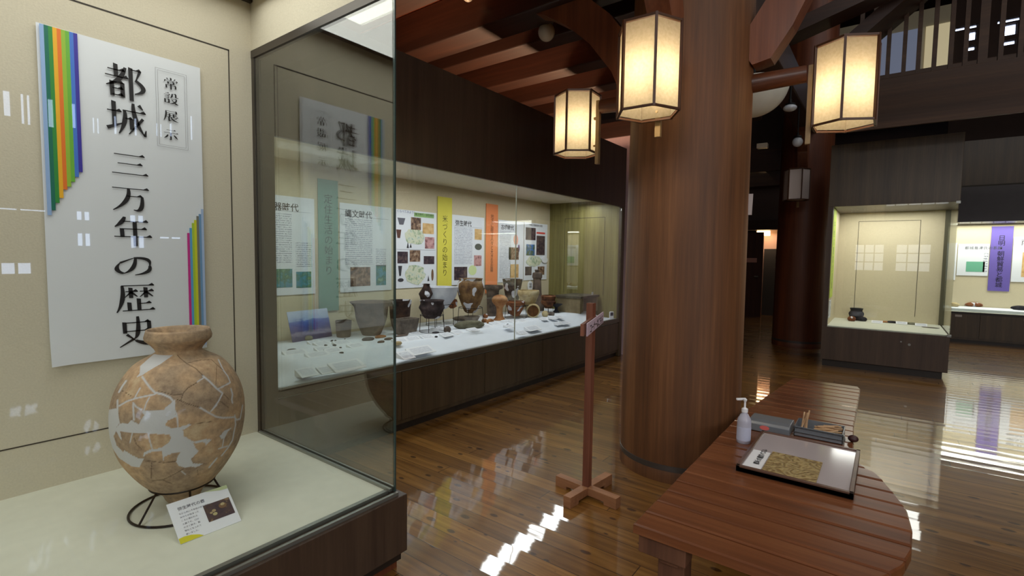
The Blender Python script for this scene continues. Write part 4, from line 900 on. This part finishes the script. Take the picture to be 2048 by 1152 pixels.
def stone(px, py, rx, ry, rz, mat, label, name='stone_tool', rot=0, z=TZ, jit=.12, cat='stone'):
    P = onz(px, py, z); k = MB(); k.sphere((0,0,0), 1, 1, 14, 8)
    if z == .6: P.x = min(P.x, 9.72)
    rnd = random.Random(int(px*7+py)); ph = [rnd.uniform(0,6) for _ in range(3)]
    for v in k.v:
        f = 1+jit*math.sin(3*v.x+ph[0])+jit*math.sin(4*v.y+ph[1])*.7; v.x *= rx*f; v.y *= ry*f; v.z = max(v.z, -.75)*rz
    k.xf(Matrix.Translation(P+Vector((0,0,rz*.75)))@Matrix.Rotation(rot,4,'Z')); return tag(k.build(name, mat, smooth=True), label, cat)
stone(938, 657, .17, .075, .055, C_stone, 'long greenish grindstone slab lying in front of the large ochre jar', 'grindstone', -.5)
stone(925, 641, .12, .07, .035, C_greyL, 'flat pale grindstone behind the long greenish one', 'grindstone', -.6)
stone(951, 650, .075, .03, .03, C_stone, 'small rubbing stone resting on the greenish grindstone', 'rubbing_stone', -.4, z=TZ+.075)
stone(969, 645, .05, .035, .03, C_orange, 'orange-brown clay ring piece left of the pedestal vase', 'clay_piece', .3)
stone(980, 647, .05, .035, .035, C_orange, 'orange clay piece with a hollow near the pedestal vase foot', 'clay_piece', -.2)
stone(971, 636, .06, .03, .035, C_brown2, 'reddish sherd heap behind the orange clay pieces', 'sherd', .4)
stone(895, 665, .045, .04, .04, C_grey, 'grey broken pot foot among the cards', 'sherd')
stone(871, 667, .05, .03, .012, C_black, 'dark flat oval stone before the dark carved bowl', 'stone_tool')
stone(872, 675, .02, .012, .01, C_black, 'small dark pebble tool below the flat oval stone')
stone(736, 681, .075, .055, .018, C_black, 'dark speckled flat sherd below the flared grey jar', 'sherd')
stone(760, 676, .06, .04, .018, C_orange, 'ochre flat sherd right of the dark speckled one', 'sherd')
stone(762, 686, .045, .025, .014, C_grey, 'small brown-grey sherd in front of the ochre sherd', 'sherd')
stone(778, 680, .05, .035, .015, C_grey, 'grey flat sherd left of the case corner line', 'sherd')
stone(795, 690, .05, .03, .02, C_cream, 'pale rounded sherd right of the case corner line', 'sherd')
stone(803, 673, .08, .03, .012, C_grey, 'long grey stone below the grey trough', 'stone_tool')
stone(617, 681, .05, .03, .028, C_stone, 'round pebble tool in front of the landscape photo', 'pebble')
stone(633, 677, .05, .03, .028, C_stone, 'second round pebble in front of the landscape photo', 'pebble')
for i, (px, py, w, lb) in enumerate(((583,701,.035,'dark triangular stone blade at the left end of the cloth'),(628,708,.03,'dark thin blade above the front left card'),(664,683,.014,'black chip, topmost of the left group'),(671,683,.012,'black chip beside the topmost chip'),(669,692,.022,'largest black chip in the middle of the left group'),(651,692,.014,'black chip left of the largest chip'),(672,697,.009,'tiny black arrowhead below the largest chip'),(681,697,.01,'tiny black arrowhead right of the other'),(683,707,.014,'black round chip at the front right of the left cards'),(690,680,.008,'tiniest black chip near the dotted card'),
                                     (1038,640,.02,'dark pebble tool in front of the wire stand row'),(1015,650,.016,'black arrowhead on the cloth beside the glass joint'))):
    stone(px, py, w*1.3, w*.85, .009, C_black, lb, 'stone_chip', .3*i)
def small_card(px, py, w, d, label, rot=.0, z=TZ, tilt=.35, mat=None, text=True):
    P = onz(px, py, z); R_ = Matrix.Translation(P)@Matrix.Rotation(rot,4,'Z'); h = d*math.sin(tilt); c = d*math.cos(tilt)
    k = MB(); k.add([(-w/2,-c/2,0),(w/2,-c/2,0),(w/2,c/2,0),(-w/2,c/2,0),(-w/2,-c/2,.003),(w/2,-c/2,.003),(w/2,c/2,h),(-w/2,c/2,h)], [(3,2,1,0),(4,5,6,7),(0,1,5,4),(1,2,6,5),(2,3,7,6),(3,0,4,7)]); k.xf(R_)
    o = tag(k.build('caption_card', mat or M_card), label, 'card', 'small caption cards in the long case')
    if text:
        q = MB(); q.add([(-w*.4,-c*.35,.0042+h*.12),(w*.4,-c*.35,.0042+h*.12),(w*.4,c*.35,.0014+h*.87),(-w*.4,c*.35,.0014+h*.87)], [(0,1,2,3)]); q.xf(R_); q.build('printed_lines', M_texth, o, fix=False)
for px, py, w, lb in ((590,708,.19,'card in front of the dark triangular blade'),(635,712,.19,'card below the thin dark blade'),(648,701,.15,'card left of the largest black chip'),(667,704,.15,'card left of the round black chip'),(645,690,.16,'long card in the left group behind the chips'),(630,688,.12,'card just right of the pebbles'),(684,688,.17,'card printed with tiny arrowhead outlines'),(712,694,.16,'card with small bone points beside it'),(708,671,.13,'card between the cup and the flared jar'),
                     (763,668,.14,'card behind the ochre sherd'),(800,684,.15,'card right of the corner line beneath the grey trough'),(828,668,.14,'card right of the long grey stone'),(825,680,.17,'larger card in front of the grey trough'),(855,676,.15,'card left of the small pebble tool'),(875,660,.15,'card before the low wire stand'),(893,672,.15,'card in front of the grey pot foot'),(915,667,.14,'card right of the grey pot foot'),(946,662,.15,'card touching the greenish grindstone'),(895,649,.13,'card behind the grey pot foot'),
                     (972,655,.16,'card under the orange clay pieces'),(990,649,.14,'card at the foot of the pedestal vase'),(990,632,.13,'upright-tilted card behind the orange pieces'),(1012,645,.13,'card right of the pedestal vase foot'),(1028,645,.13,'card below the brown pieced bowl'),(1045,643,.13,'card left of the lying jar'),(1088,640,.12,'card right of the lying jar'),(1106,638,.12,'card below the tiny jars'),(1120,636,.12,'last small card at the far right'),(1018,655,.12,'card beside the black arrowhead near the joint')):
    small_card(px, py, w, .09, 'white caption '+lb, rot=random.uniform(-.12,.12))
ZF = .645
for px, py, w, d, lb in ((615,751,.17,.17,'purple-edged leaflet card lying at the front sill, left of two'),(652,745,.14,.15,'small leaflet card right of the purple-edged card'),(695,738,.33,.20,'large explanation sheet at the front sill behind the side glass'),(842,706,.34,.18,'large explanation sheet just right of the corner line'),(812,716,.16,.18,'leaflet card left of the big explanation sheet'),(1066,660,.30,.16,'explanation sheet below the lying jar'),(1045,668,.18,.12,'leaflet card left of the explanation sheet'),(1130,648,.22,.12,'explanation sheet near the far end'),(1116,650,.14,.10,'leaflet card near the far end')):
    small_card(px, py, w*.85, d*.68, lb, rot=0, z=ZF, tilt=.45)
P = onz(609, 752, .63); tag(B(P.x-.04,P.x-.005,P.y-.06,P.y+.06,.63,.64).build('leaflet_edge', M_purple), 'narrow purple leaflet at the front sill', 'leaflet')
# landscape photo board leaning
P0 = onz(585,686,TZ); P1 = onz(664,673,TZ); ex2 = (P1-P0); w2 = ex2.length; ex2.normalize(); u2 = (EZ*.93+Vector((-ex2.y,ex2.x,0))*.1-ex2*.12).normalized()
pb = MB(); h2 = .30; pb.prism([(0,0),(w2,0),(w2,h2),(0,h2)], .006, (P0, ex2, u2, ex2.cross(u2)))
m, nt, b = newmat('mountain landscape photo'); tc = nt.nodes.new('ShaderNodeTexCoord'); sx = nt.nodes.new('ShaderNodeSeparateXYZ'); nt.links.new(tc.outputs['Generated'], sx.inputs[0])
zz = math_(nt, 'ADD', sx.outputs[2], math_(nt, 'MULTIPLY', math_(nt, 'SUBTRACT', noise(nt, 14, mapping(nt, (1,1,2.5)), 5, .7), .5), .35))
nt.links.new(ramp(nt, zz, [(.12,(70,66,110)),(.25,(150,140,170)),(.33,(60,60,130)),(.5,(50,70,160)),(.66,(80,110,190)),(.72,(170,190,226)),(.95,(200,212,238))]), b.inputs['Base Color']); b.inputs['Roughness'].default_value = .4
tag(pb.build('photo_board', m), 'leaning photo board of a blue hazy town landscape', 'photo')
# stone coffin model box, sensor and label at the far end
bx = thing('tuff_box', 'tan stone box model with a dark opening near the far end wall', 'box', (6.8, 3.95, TZ))
bx.location = (6.9, 3.9, TZ)
B(6.60, 6.65, 3.68, 4.10, TZ+.003, .93).build('end_slab', C_tanbox, bx); B(7.12, 7.17, 3.68, 4.10, TZ+.003, .93).build('end_slab', C_tanbox, bx)
B(6.65, 7.12, 4.05, 4.10, TZ+.003, .93).build('rear_slab', C_tanbox, bx); B(6.65, 6.82, 3.74, 3.80, TZ+.003, .93).build('front_slab', C_tanbox, bx)
B(6.58, 7.19, 3.66, 4.12, .93, .962).build('lid_slab', clay('dark tuff lid', (74,68,58), (96,90,76), (112,104,90), scale=4), bx)
q = Vector((7.12, 3.415, .607)); t = thing('climate_sensor', 'small white thermometer with a dark display at the end of the long case', 'thermometer', tuple(q))
dq = Vector((-.6,-.8,0)); sq = Vector((.8,-.6,0)).normalized()
MB().prism([(-.035,0),(.035,0),(.035,.10),(.028,.11),(-.028,.11),(-.035,.10)], .018, (q, sq, EZ, dq)).build('body', M_card, t, bevel=.004)
MB().prism([(-.024,.045),(.024,.045),(.024,.095),(-.024,.095)], .002, (q+dq*.019, sq, EZ, dq)).build('display', plain('dark lcd', (36,48,72), .3), t)
q = ond(1202, 588, 5.95); tag(MB().prism([(0,0),(.05,0),(.05,.045),(0,.045)], .004, (Vector((6.98,3.69,.967)), Vector((1,0,0)), EZ, Vector((0,-1,0)))).build('label_card', M_card), 'tiny white label standing on the lid of the tan stone box', 'card')
# ------------------------------------------------------------ RIGHT (square) CASE
RX, RY0, RY1, RB = 8.62, -.69, .72, 9.95
k = thing('display_case', 'freestanding square glass display case with dark brown base in the middle distance', 'display case', (9.3, 0, 0))
B(RX, RB+.08, RY0, RY1+.02, .10, .585).build('base_cabinet', M_case_r, k, bevel=.004)
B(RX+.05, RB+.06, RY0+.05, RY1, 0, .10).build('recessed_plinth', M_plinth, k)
B(RX, RB+.08, RY0-.01, RY1+.02, 2.335, 3.215).build('upper_housing', M_case, k, bevel=.004)
B(RX, RX+.06, RY1-.045, RY1+.02, .585, 2.335).build('corner_post', M_case_r, k)
B(RX+.06, RB, RY1-.04, RY1+.02, .585, 2.335).build('side_wall', M_creamwall, k)
B(RB, RB+.05, RY0, RY1+.02, .585, 2.335).build('back_panel', M_creamwall, k)
B(RX+.02, RB, RY0+.02, RY1-.04, .585, .60).build('case_floor', M_cream2, k)
MB().box(RB-.002,RB,-.37,-.364,.70,2.2).box(RB-.002,RB,-.37,.42,2.194,2.2).box(RB-.002,RB,.414,.42,.70,2.2).build('access_panel_seam', M_dark, k)
B(RB-.05, RB, RY0, RY0+.04, .585, 2.335).build('rear_channel', plain('olive metal channel', (96,92,72), .4, metal=.3), k)
pane(B(RX+.004, RX+.012, RY0+.01, RY1-.046, .585, 2.335), 'glass_pane', k, M_glass2); pane(B(RX+.014, RB-.05, RY0+.002, RY0+.010, .585, 2.335), 'glass_pane', k, M_glass2)
MB().box(RX-.004,RX+.03,RY0-.012,RY0+.03,2.315,2.345).box(RX-.004,RX+.03,RY0-.012,RY0+.03,.575,.605).build('corner_clips', M_alu, k)
MB().cyl((RX-.012,RY0+.41,.43),(RX,RY0+.41,.43),.016).cyl((RX-.012,RY0+.50,.46),(RX,RY0+.50,.46),.010).build('lock', M_alu, k)
B(RX+.10, RX+.60, RY1-.048, RY1-.041, .98, 2.33).build('lime_strip', M_lime, k) if False else None
t = tag(B(RX+.09, RX+.55, RY1-.048, RY1-.041, 1.0, 2.32).build('title_strip', M_lime), 'lime green title strip on the left inner wall of the square case', 'banner')
lettering('中世の都城と島津', (RX+.32, RY1-.0495, 2.15), (-1,0,0), EZ, .13, M_ink2, t, True, 1.0); 
o = tag(B(RX+.07, RX+.4, RY1-.048, RY1-.041, .70, .96).build('notice', m_pic('small printed notice', [(90,90,110),(220,224,230),(236,238,242)], 22)), 'small printed notice below the lime strip', 'notice')
def sp(px, py, z=.6): return onz(px, py, z)
def vess2(px, py, prof, mat, label, name='jar', z=.6):
    P = onz(px, py, z); P.x = min(P.x, 9.76); mp = depth(P)/FPX*.86; y0 = prof[0][1]; pr = interp_prof([(r*mp, (y0-y)*mp) for r, y in prof], 3)
    k = MB(); k.lathe(pr+[(max(r-.012,.003), q) for r, q in reversed(pr[1:])], P, 28); return tag(k.build(name, mat, smooth=True), label, 'pot')
vess2(1712, 640, [(9,641),(13,633),(15,625),(12,620),(11.5,619),(13,613)], C_black, 'dark round-bodied jar in the square case')
stone(1703, 642, .06, .05, .045, C_brown2, 'brown sherd leaning left in front of the dark round jar', 'sherd', z=.6)
stone(1724, 642, .075, .06, .04, C_black, 'black rounded sherd in front of the dark round jar', 'sherd', z=.6)
stone(1771, 639, .09, .04, .015, C_orange, 'long flat reddish piece in the square case', 'sherd', 1.57, z=.6)
stone(1784, 644, .08, .04, .02, C_black, 'dark tool right of the reddish piece', 'stone_tool', 1.57, z=.6)
stone(1822, 648, .10, .05, .018, C_stone, 'olive flat piece in the square case', 'sherd', 1.57, z=.6)
stone(1861, 656, .11, .02, .008, C_greyL, 'thin pale blade at the right of the square case', 'blade', 1.4, z=.6)
for px, py, lb in ((1754,646,'white caption card left of the dark tool in the square case'),(1803,648,'white caption card between dark tool and olive piece'),(1842,652,'white caption card right of the olive piece')):
    small_card(px, py, .14, .1, lb, rot=-PI/2, z=.602)
# ------------------------------------------------------------ FAR CASE
FX = 12.95
k = thing('display_case', 'long far display case with purple strip behind the square case', 'display case', (13.4, -2.5, 0))
B(FX+.03, FX+1.0, -6.0, .9, .06, .58).build('base_cabinet', M_case, k); B(FX+.05, FX+1.0, -6.0, .9, 0, .06).build('recessed_plinth', M_plinth, k)
for i in range(6): B(FX+.012, FX+.03, .9-1.12*(i+1)-.11+.006, .9-1.12*i-.11-.006, .10, .56).build('door', M_case, k)
for y in (-1.14, -2.09): B(FX+.004, FX+.012, y-.05, y+.05, .50, .54).build('lock_label', plain('pale plastic', (170,166,160), .5), k)
B(FX, FX+.06, -6.0, .9, .56, .60).build('sill_rail', M_plinth, k)
B(FX, FX+1.0, -6.0, .9, 2.335, 3.0).build('fascia', M_case_b, k)
B(FX+.9, FX+1.0, -6.0, .9, .58, 2.335).build('back_panel', M_creamwall, k); B(FX+.06, FX+.9, -6.0, .9, .58, .60).build('case_floor', M_cream2, k)
pane(B(FX+.02, FX+.03, -6.0, .9, .60, 2.335), 'glass_pane', k, M_glass2)
struct('wall_above_case', B(FX+.05, FX+.2, -6.0, .9, 3.03, 3.88), M_case)
struct('trim_7', B(FX+.02, FX+.05, -6.0, .9, 3.0, 3.03), M_dark)
def fposter(px0, px1, py0, py1, label, kind):
    X = FX+.89; a = onx(px0, py0, X); b = onx(px1, py1, X); m_ = B(X-.004, X, b.y, a.y, b.z, a.z); o = tag(m_.build('poster' if kind != 's' else 'title_strip', M_purple if kind == 's' else M_white), label, 'poster' if kind != 's' else 'banner'); return o, a, b, X
o, a, b, X = fposter(1984, 2018, 453, 583, 'purple vertical title strip in the far case', 's')
lettering('日明・朝鮮貿易と都城', ((X-.006), (a.y+b.y)/2, a.z-.18), (0,-1,0), EZ, .11, M_ink, o, True, .95)
o, a, b, X = fposter(1917, 1975, 488, 552, 'white table poster left of the purple strip', 'p')
lettering('都城島津氏の系譜', (X-.006, a.y-.1, a.z-.05), (0,-1,0), EZ, .07, M_ink2, o)
B(X-.006, X-.004, a.y-.42, a.y-.14, b.z+.08, a.z-.36).build('green_column', plain('green print', (110,180,150), .6), o)
B(X-.006, X-.004, b.y+.08, a.y-.46, b.z+.08, a.z-.16).build('text_block', m_text('far text lines', .05, ax='YZ', cw=.02), o)
o, a, b, X = fposter(2028, 2075, 474, 565, 'white poster cut by the right edge of the picture', 'p')
lettering('南九州', (X-.006, a.y-.1, a.z-.05), (0,-1,0), EZ, .13, M_ink, o)
B(X-.006, X-.004, a.y-.6, a.y-.14, b.z+.1, a.z-.3).build('photo', P_tan, o)
o, a, b, X = fposter(1890, 1910, 486, 560, 'white poster edge seen beside the square case glass', 'p')
for px, py, rx, mt, lb in ((1906,613,.10,C_cream,'pale sherd at the left of the far case'),(1946,613,.15,C_brown2,'brown sherd lying in the far case'),(2040,620,.12,C_black,'dark tool at the right of the far case')):
    stone(px, py, rx, rx*.5, .05, mt, lb, 'sherd', 1.57, z=.657)
P_ = MB(); P_.box(FX+.15, FX+.88, -5.9, .8, .60, .655); tag(P_.build('display_cloth', M_cloth, bevel=.01), 'white cloth covered step in the far case', 'cloth')
# ------------------------------------------------------------ wooden sign stand
SX, SY = 2.828, 1.497
t = thing('sign_stand', 'slim wooden sign stand with cross foot before the long case', 'sign stand', (SX, SY, 0))
MB().bar((SX,SY,.06),(SX-.0,SY,1.262), .045, .045, (0,1,0)).build('post', M_stand, t, bevel=.002)
rz = math.radians(-6)
for a, L in ((0,.265),(90,.235),(180,.215),(270,.235)):
    an = math.radians(a)+rz; d = Vector((math.cos(an), math.sin(an), 0)); kk = MB()
    kk.bar(Vector((SX,SY,.045))+d*.018, Vector((SX,SY,.045))+d*L, .055, .05); kk.bar(Vector((SX,SY,.012))+d*(L-.09), Vector((SX,SY,.012))+d*L, .055, .024); kk.build('foot', M_standP, t, bevel=.002)
dv = Vector((math.cos(math.radians(18.9)), math.sin(math.radians(18.9)), 0)); nv = Vector((dv.y, -dv.x, 0))
q0 = ond(1172.5, 673, 2.84); q0t = ond(1172.5, 647, 2.84); hh = (q0t-q0).length; ww = .67
MB().prism([(0,0),(ww,0),(ww,hh),(0,hh)], .006, (q0, dv, EZ, nv)).build('sign_plate', plain('lilac white sign board', (214,196,214), .5), t)
MB().prism([(-.06,-.0),(ww*.6,.0),(ww*.6,hh*.9),(-.06,hh*.9)], .02, (q0-nv*.024+Vector((0,0,.01)), dv, EZ, nv)).build('sign_backing', M_stand, t)
for i, ch in enumerate('コーナーはこちら'):
    lettering(ch, q0+dv*(.085+i*.068)+EZ*(hh*.78)+nv*.008, dv, EZ, .062, M_ink, t, bold=.012)
# ------------------------------------------------------------ bench
BZ = .46
def left(x):
    P_ = [(1.90,.787),(3.75,.787),(4.3,.74),(5.20,.66),(5.3,.60)]
    for (a, b), (c, d) in zip(P_, P_[1:]):
        if x <= c: return b+(d-b)*(x-a)/(c-a)
    return .6
def right(x):
    P_ = [(1.90,.10),(2.0,.02),(2.12,-.044),(2.24,-.097),(2.38,-.124),(2.56,-.132),(2.76,-.119),(2.89,-.087),(3.03,-.044),(3.15,0.0),(3.19,.045),(3.30,.10),(3.99,.131),(5.15,.137),(5.30,.17)]
    for (a, b), (c, d) in zip(P_, P_[1:]):
        if x <= c: return b+(d-b)*(x-a)/(c-a)
    return .17
bt = thing('slatted_bench', 'long low slatted wooden bench with curved edge beside the big pillar', 'bench', (3.2, .4, 0))
x = 1.90; kk = MB(); i = 0
while x < 5.22:
    x1 = x+.117; n = 5
    top = []; pts = [(x+(x1-x)*j/n, right(x+(x1-x)*j/n)) for j in range(n+1)]+[(x+(x1-x)*j/n, left(x+(x1-x)*j/n)) for j in range(n, -1, -1)]
    z1 = BZ+random.uniform(-.0015,.0015); nn = len(kk.v); N_ = len(pts); e = .006; cxm = (x+x1)/2
    lo = [Vector((a, b, z1-.042)) for a, b in pts]; mi = [Vector((a, b, z1-e)) for a, b in pts]
    hi = [Vector((a+(e if a < cxm-.001 else -e if a > cxm+.001 else 0)*abs(a-cxm)/.06, b+(e if b < .3 else -e), z1)) for a, b in pts]
    kk.v += lo+mi+hi; kk.f.append(tuple(nn+q for q in range(N_-1,-1,-1))); kk.f.append(tuple(nn+2*N_+q for q in range(N_)))
    for w in (0, 1):
        for q in range(N_): kk.f.append((nn+w*N_+q, nn+w*N_+(q+1)%N_, nn+(w+1)*N_+(q+1)%N_, nn+(w+1)*N_+q))
    x += .129; i += 1
kk.build('slatted_top', M_bench, bt)
for y in (.66, .25): B(1.96, 5.1, y-.04, y+.04, .30, BZ-.042).build('bearer', M_benchL, bt, bevel=.003)
for x in (2.0, 3.4, 4.9):
    for y in (.66, .25):
        B(x, x+.10, y-.055, y+.055, 0, .32).build('leg', M_benchL, bt, bevel=.004)
B(1.93, 2.02, .58, .775, .33, BZ-.043).build('cross_rail', M_benchL, bt, bevel=.004)
# frame with a carved map on the bench
fr_ = thing('framed_board', 'wide framed display board lying on the bench with a carved tan map', 'board', (3.05, .33, BZ))
fx0, fx1, fy0, fy1, fz = 2.715, 3.375, .075, .578, BZ+.001
B(fx0, fx1, fy0, fy1, fz, fz+.022).build('backing', M_black, fr_)
MB().box(fx0,fx0+.018,fy0,fy1,fz,fz+.032).box(fx1-.018,fx1,fy0,fy1,fz,fz+.032).box(fx0,fx1,fy0,fy0+.018,fz,fz+.032).box(fx0,fx1,fy1-.018,fy1,fz,fz+.032).build('frame', wood('thin frame wood', (74,50,40), (96,68,54), (110,80,64), 'Y', 9, .3), fr_, bevel=.002)
B(fx0+.018, fx1-.018, fy0+.018, fy1-.018, fz+.022, fz+.024).build('mount', plain('pale mount', (196,186,188), .12, coat=.6), fr_)
mx0, mx1, my0, my1 = fx0+.02, 3.04, .225, .462
m, nt, b = newmat('carved tan relief'); v = mapping(nt, (1,1,1)); n1 = noise(nt, 13, v, 4, .6)
wv = nt.nodes.new('ShaderNodeTexWave'); wv.wave_type = 'RINGS'; wv.inputs['Scale'].default_value = 3; wv.inputs['Distortion'].default_value = 26; wv.inputs['Detail'].default_value = 3; wv.inputs['Detail Scale'].default_value = 3; nt.links.new(v, wv.inputs['Vector'])
nt.links.new(ramp(nt, math_(nt, 'MULTIPLY', wv.outputs['Fac'], n1), [(.0,(128,104,62)),(.12,(158,134,86)),(.4,(172,150,100))]), b.inputs['Base Color']); b.inputs['Roughness'].default_value = .6
bp = nt.nodes.new('ShaderNodeBump'); bp.inputs['Strength'].default_value = .7; bp.inputs['Distance'].default_value = .01; nt.links.new(wv.outputs['Fac'], bp.inputs['Height']); nt.links.new(bp.outputs['Normal'], b.inputs['Normal'])
B(mx0, mx1, my0, my1, fz+.024, fz+.031).build('carved_map', m, fr_, bevel=.002)
B(mx0, 3.02, .468, fy1-.024, fz+.024, fz+.0255).build('title_slip', M_card, fr_)
lettering('都城の遺跡パズル', (2.80, .515, fz+.027), (1,0,0), (0,1,0), .032, M_ink, fr_, bold=.02)
# pump bottle
bq = Vector((3.17, .64, BZ))
t = thing('pump_bottle', 'translucent white sanitizer pump bottle on the bench beside the pillar', 'bottle', tuple(bq))
mb_ = plain('translucent plastic', (206,206,224), .3, spec=.5); mb_.node_tree.nodes['Principled BSDF'].inputs['Transmission Weight'].default_value = .25
MB().lathe([(.034,0),(.0385,.006),(.0385,.06),(.0385,.13),(.036,.145),(.022,.172),(.0155,.18),(.0155,.188)], bq, 28).build('bottle_body', mb_, t, True)
MB().lathe([(.018,.186),(.018,.206),(.008,.212),(.0055,.216),(.0055,.248),(.009,.252),(.011,.262),(.004,.266)], bq, 20).build('pump', M_card, t, True)
MB().bar(bq+Vector((.02,0,.260)), bq+Vector((-.015,.045,.258)), .016, .012).build('nozzle', M_card, t, bevel=.003)
MB().lathe([(.0392,.02),(.0392,.10)], bq, 28).build('label_band', plain('faint bluish print', (196,200,222), .4), t, True).hide_render = False
bpy.data.objects['label_band'].scale = (1,1,1)
# tin with lid and pencils
t = thing('metal_tin', 'long grey metal tin with its lid off, filled with wooden sticks', 'tin', (3.55, .3, BZ))
M_tin = plain('grey enamelled tin', (138,143,150), .32, metal=.35)
kk = MB(); tx0, tx1, ty0, ty1, tz0, tz1 = 3.50, 3.70, .165, .42, BZ+.001, BZ+.062
kk.box(tx0,tx0+.004,ty0,ty1,tz0,tz1).box(tx1-.004,tx1,ty0,ty1,tz0,tz1).box(tx0,tx1,ty0,ty0+.004,tz0,tz1).box(tx0,tx1,ty1-.004,ty1,tz0,tz1).box(tx0,tx1,ty0,ty1,tz0,tz0+.004).build('tin_box', M_tin, t)
MB().box(tx0-.004,tx1+.004,ty0-.004,ty1+.004,tz1-.006,tz1-.001).box(tx0-.005,tx0,ty0-.004,ty1+.004,tz0+.025,tz0+.032).build('rolled_rim', plain('rim steel', (134,138,142), .25, metal=.8), t) if False else MB().box(tx0-.005,tx0,ty0-.004,ty1+.004,tz1-.010,tz1-.002).box(tx0-.005,tx0,ty0-.004,ty1+.004,tz0+.022,tz0+.028).build('rolled_rim', plain('rim steel', (134,138,142), .25, metal=.8), t)
MB().cyl((tx0+.02,ty0-.012,tz0+.03),(tx0+.02,ty0+.0,tz0+.03),.012).box(tx0+.0,tx0+.03,ty0-.008,ty0,tz0,tz0+.055).build('clasp', M_alu, t)
tl = MB(); 
for (y0_, y1_) in ((.437, .672),):
    pr = [(3.44,.0),(3.44,.045),(3.455,.058),(3.50,.064),(3.60,.064),(3.64,.058),(3.655,.045),(3.655,0)]
    tl.prism([(a, b) for a, b in pr], y1_-y0_, (Vector((0,y0_,BZ+.001)), Vector((1,0,0)), EZ, Vector((0,1,0))))
l_ = tag(tl.build('tin_lid', M_tin, bevel=.003), 'upturned grey tin lid with a red sticker, left of the open tin', 'lid')
MB().prism([(.028*math.cos(i*PI/10), .014*math.sin(i*PI/10)) for i in range(20)], .001, (Vector((3.4392,.575,BZ+.03)), Vector((0,-1,0)), EZ, Vector((-1,0,0)))).build('red_sticker', plain('red sticker', (224,110,104), .5), l_)
M_stick = wood('pale stick wood', (160,124,90), (196,158,118), (216,182,140), 'Y', 20)
rn = random.Random(3); ORD = ('first','second','third','fourth','fifth','sixth','seventh','eighth','ninth','tenth','eleventh','twelfth','thirteenth','fourteenth','fifteenth','sixteenth')
for i in range(22):
    if i < 6: p = Vector((3.56+rn.uniform(0,.08), .395-rn.uniform(0,.04), BZ+.012)); e = p+Vector((rn.uniform(.01,.05), rn.uniform(-.05,.02), rn.uniform(.10,.125))); lb = 'pale wooden stick standing up in the tin, %s' % ORD[i]; g = 'upright sticks in the tin'
    else: p = Vector((3.53+rn.uniform(0,.13), .33-rn.uniform(0,.06), BZ+.022+.0024*(i-6))); e = p+Vector((rn.uniform(-.03,.05), -rn.uniform(.08,.11), rn.uniform(.0,.02))); e.x = min(e.x, 3.69); e.y = max(e.y, .175); lb = 'pale wooden stick lying in the right of the tin, %s of the pile counted upward' % ORD[i-6]; g = 'sticks lying in the tin'
    tag(MB().cyl(p, e, .005, n=6).build('wooden_stick', M_stick), lb, 'stick', g)
tag(MB().sphere((3.60,.118,BZ+.022), .028, .75, 14, 8).build('ink_cap', plain('dark maroon plastic', (62,30,32), .4), smooth=True), 'dark maroon knob-like object beside the right end of the tin', 'object')
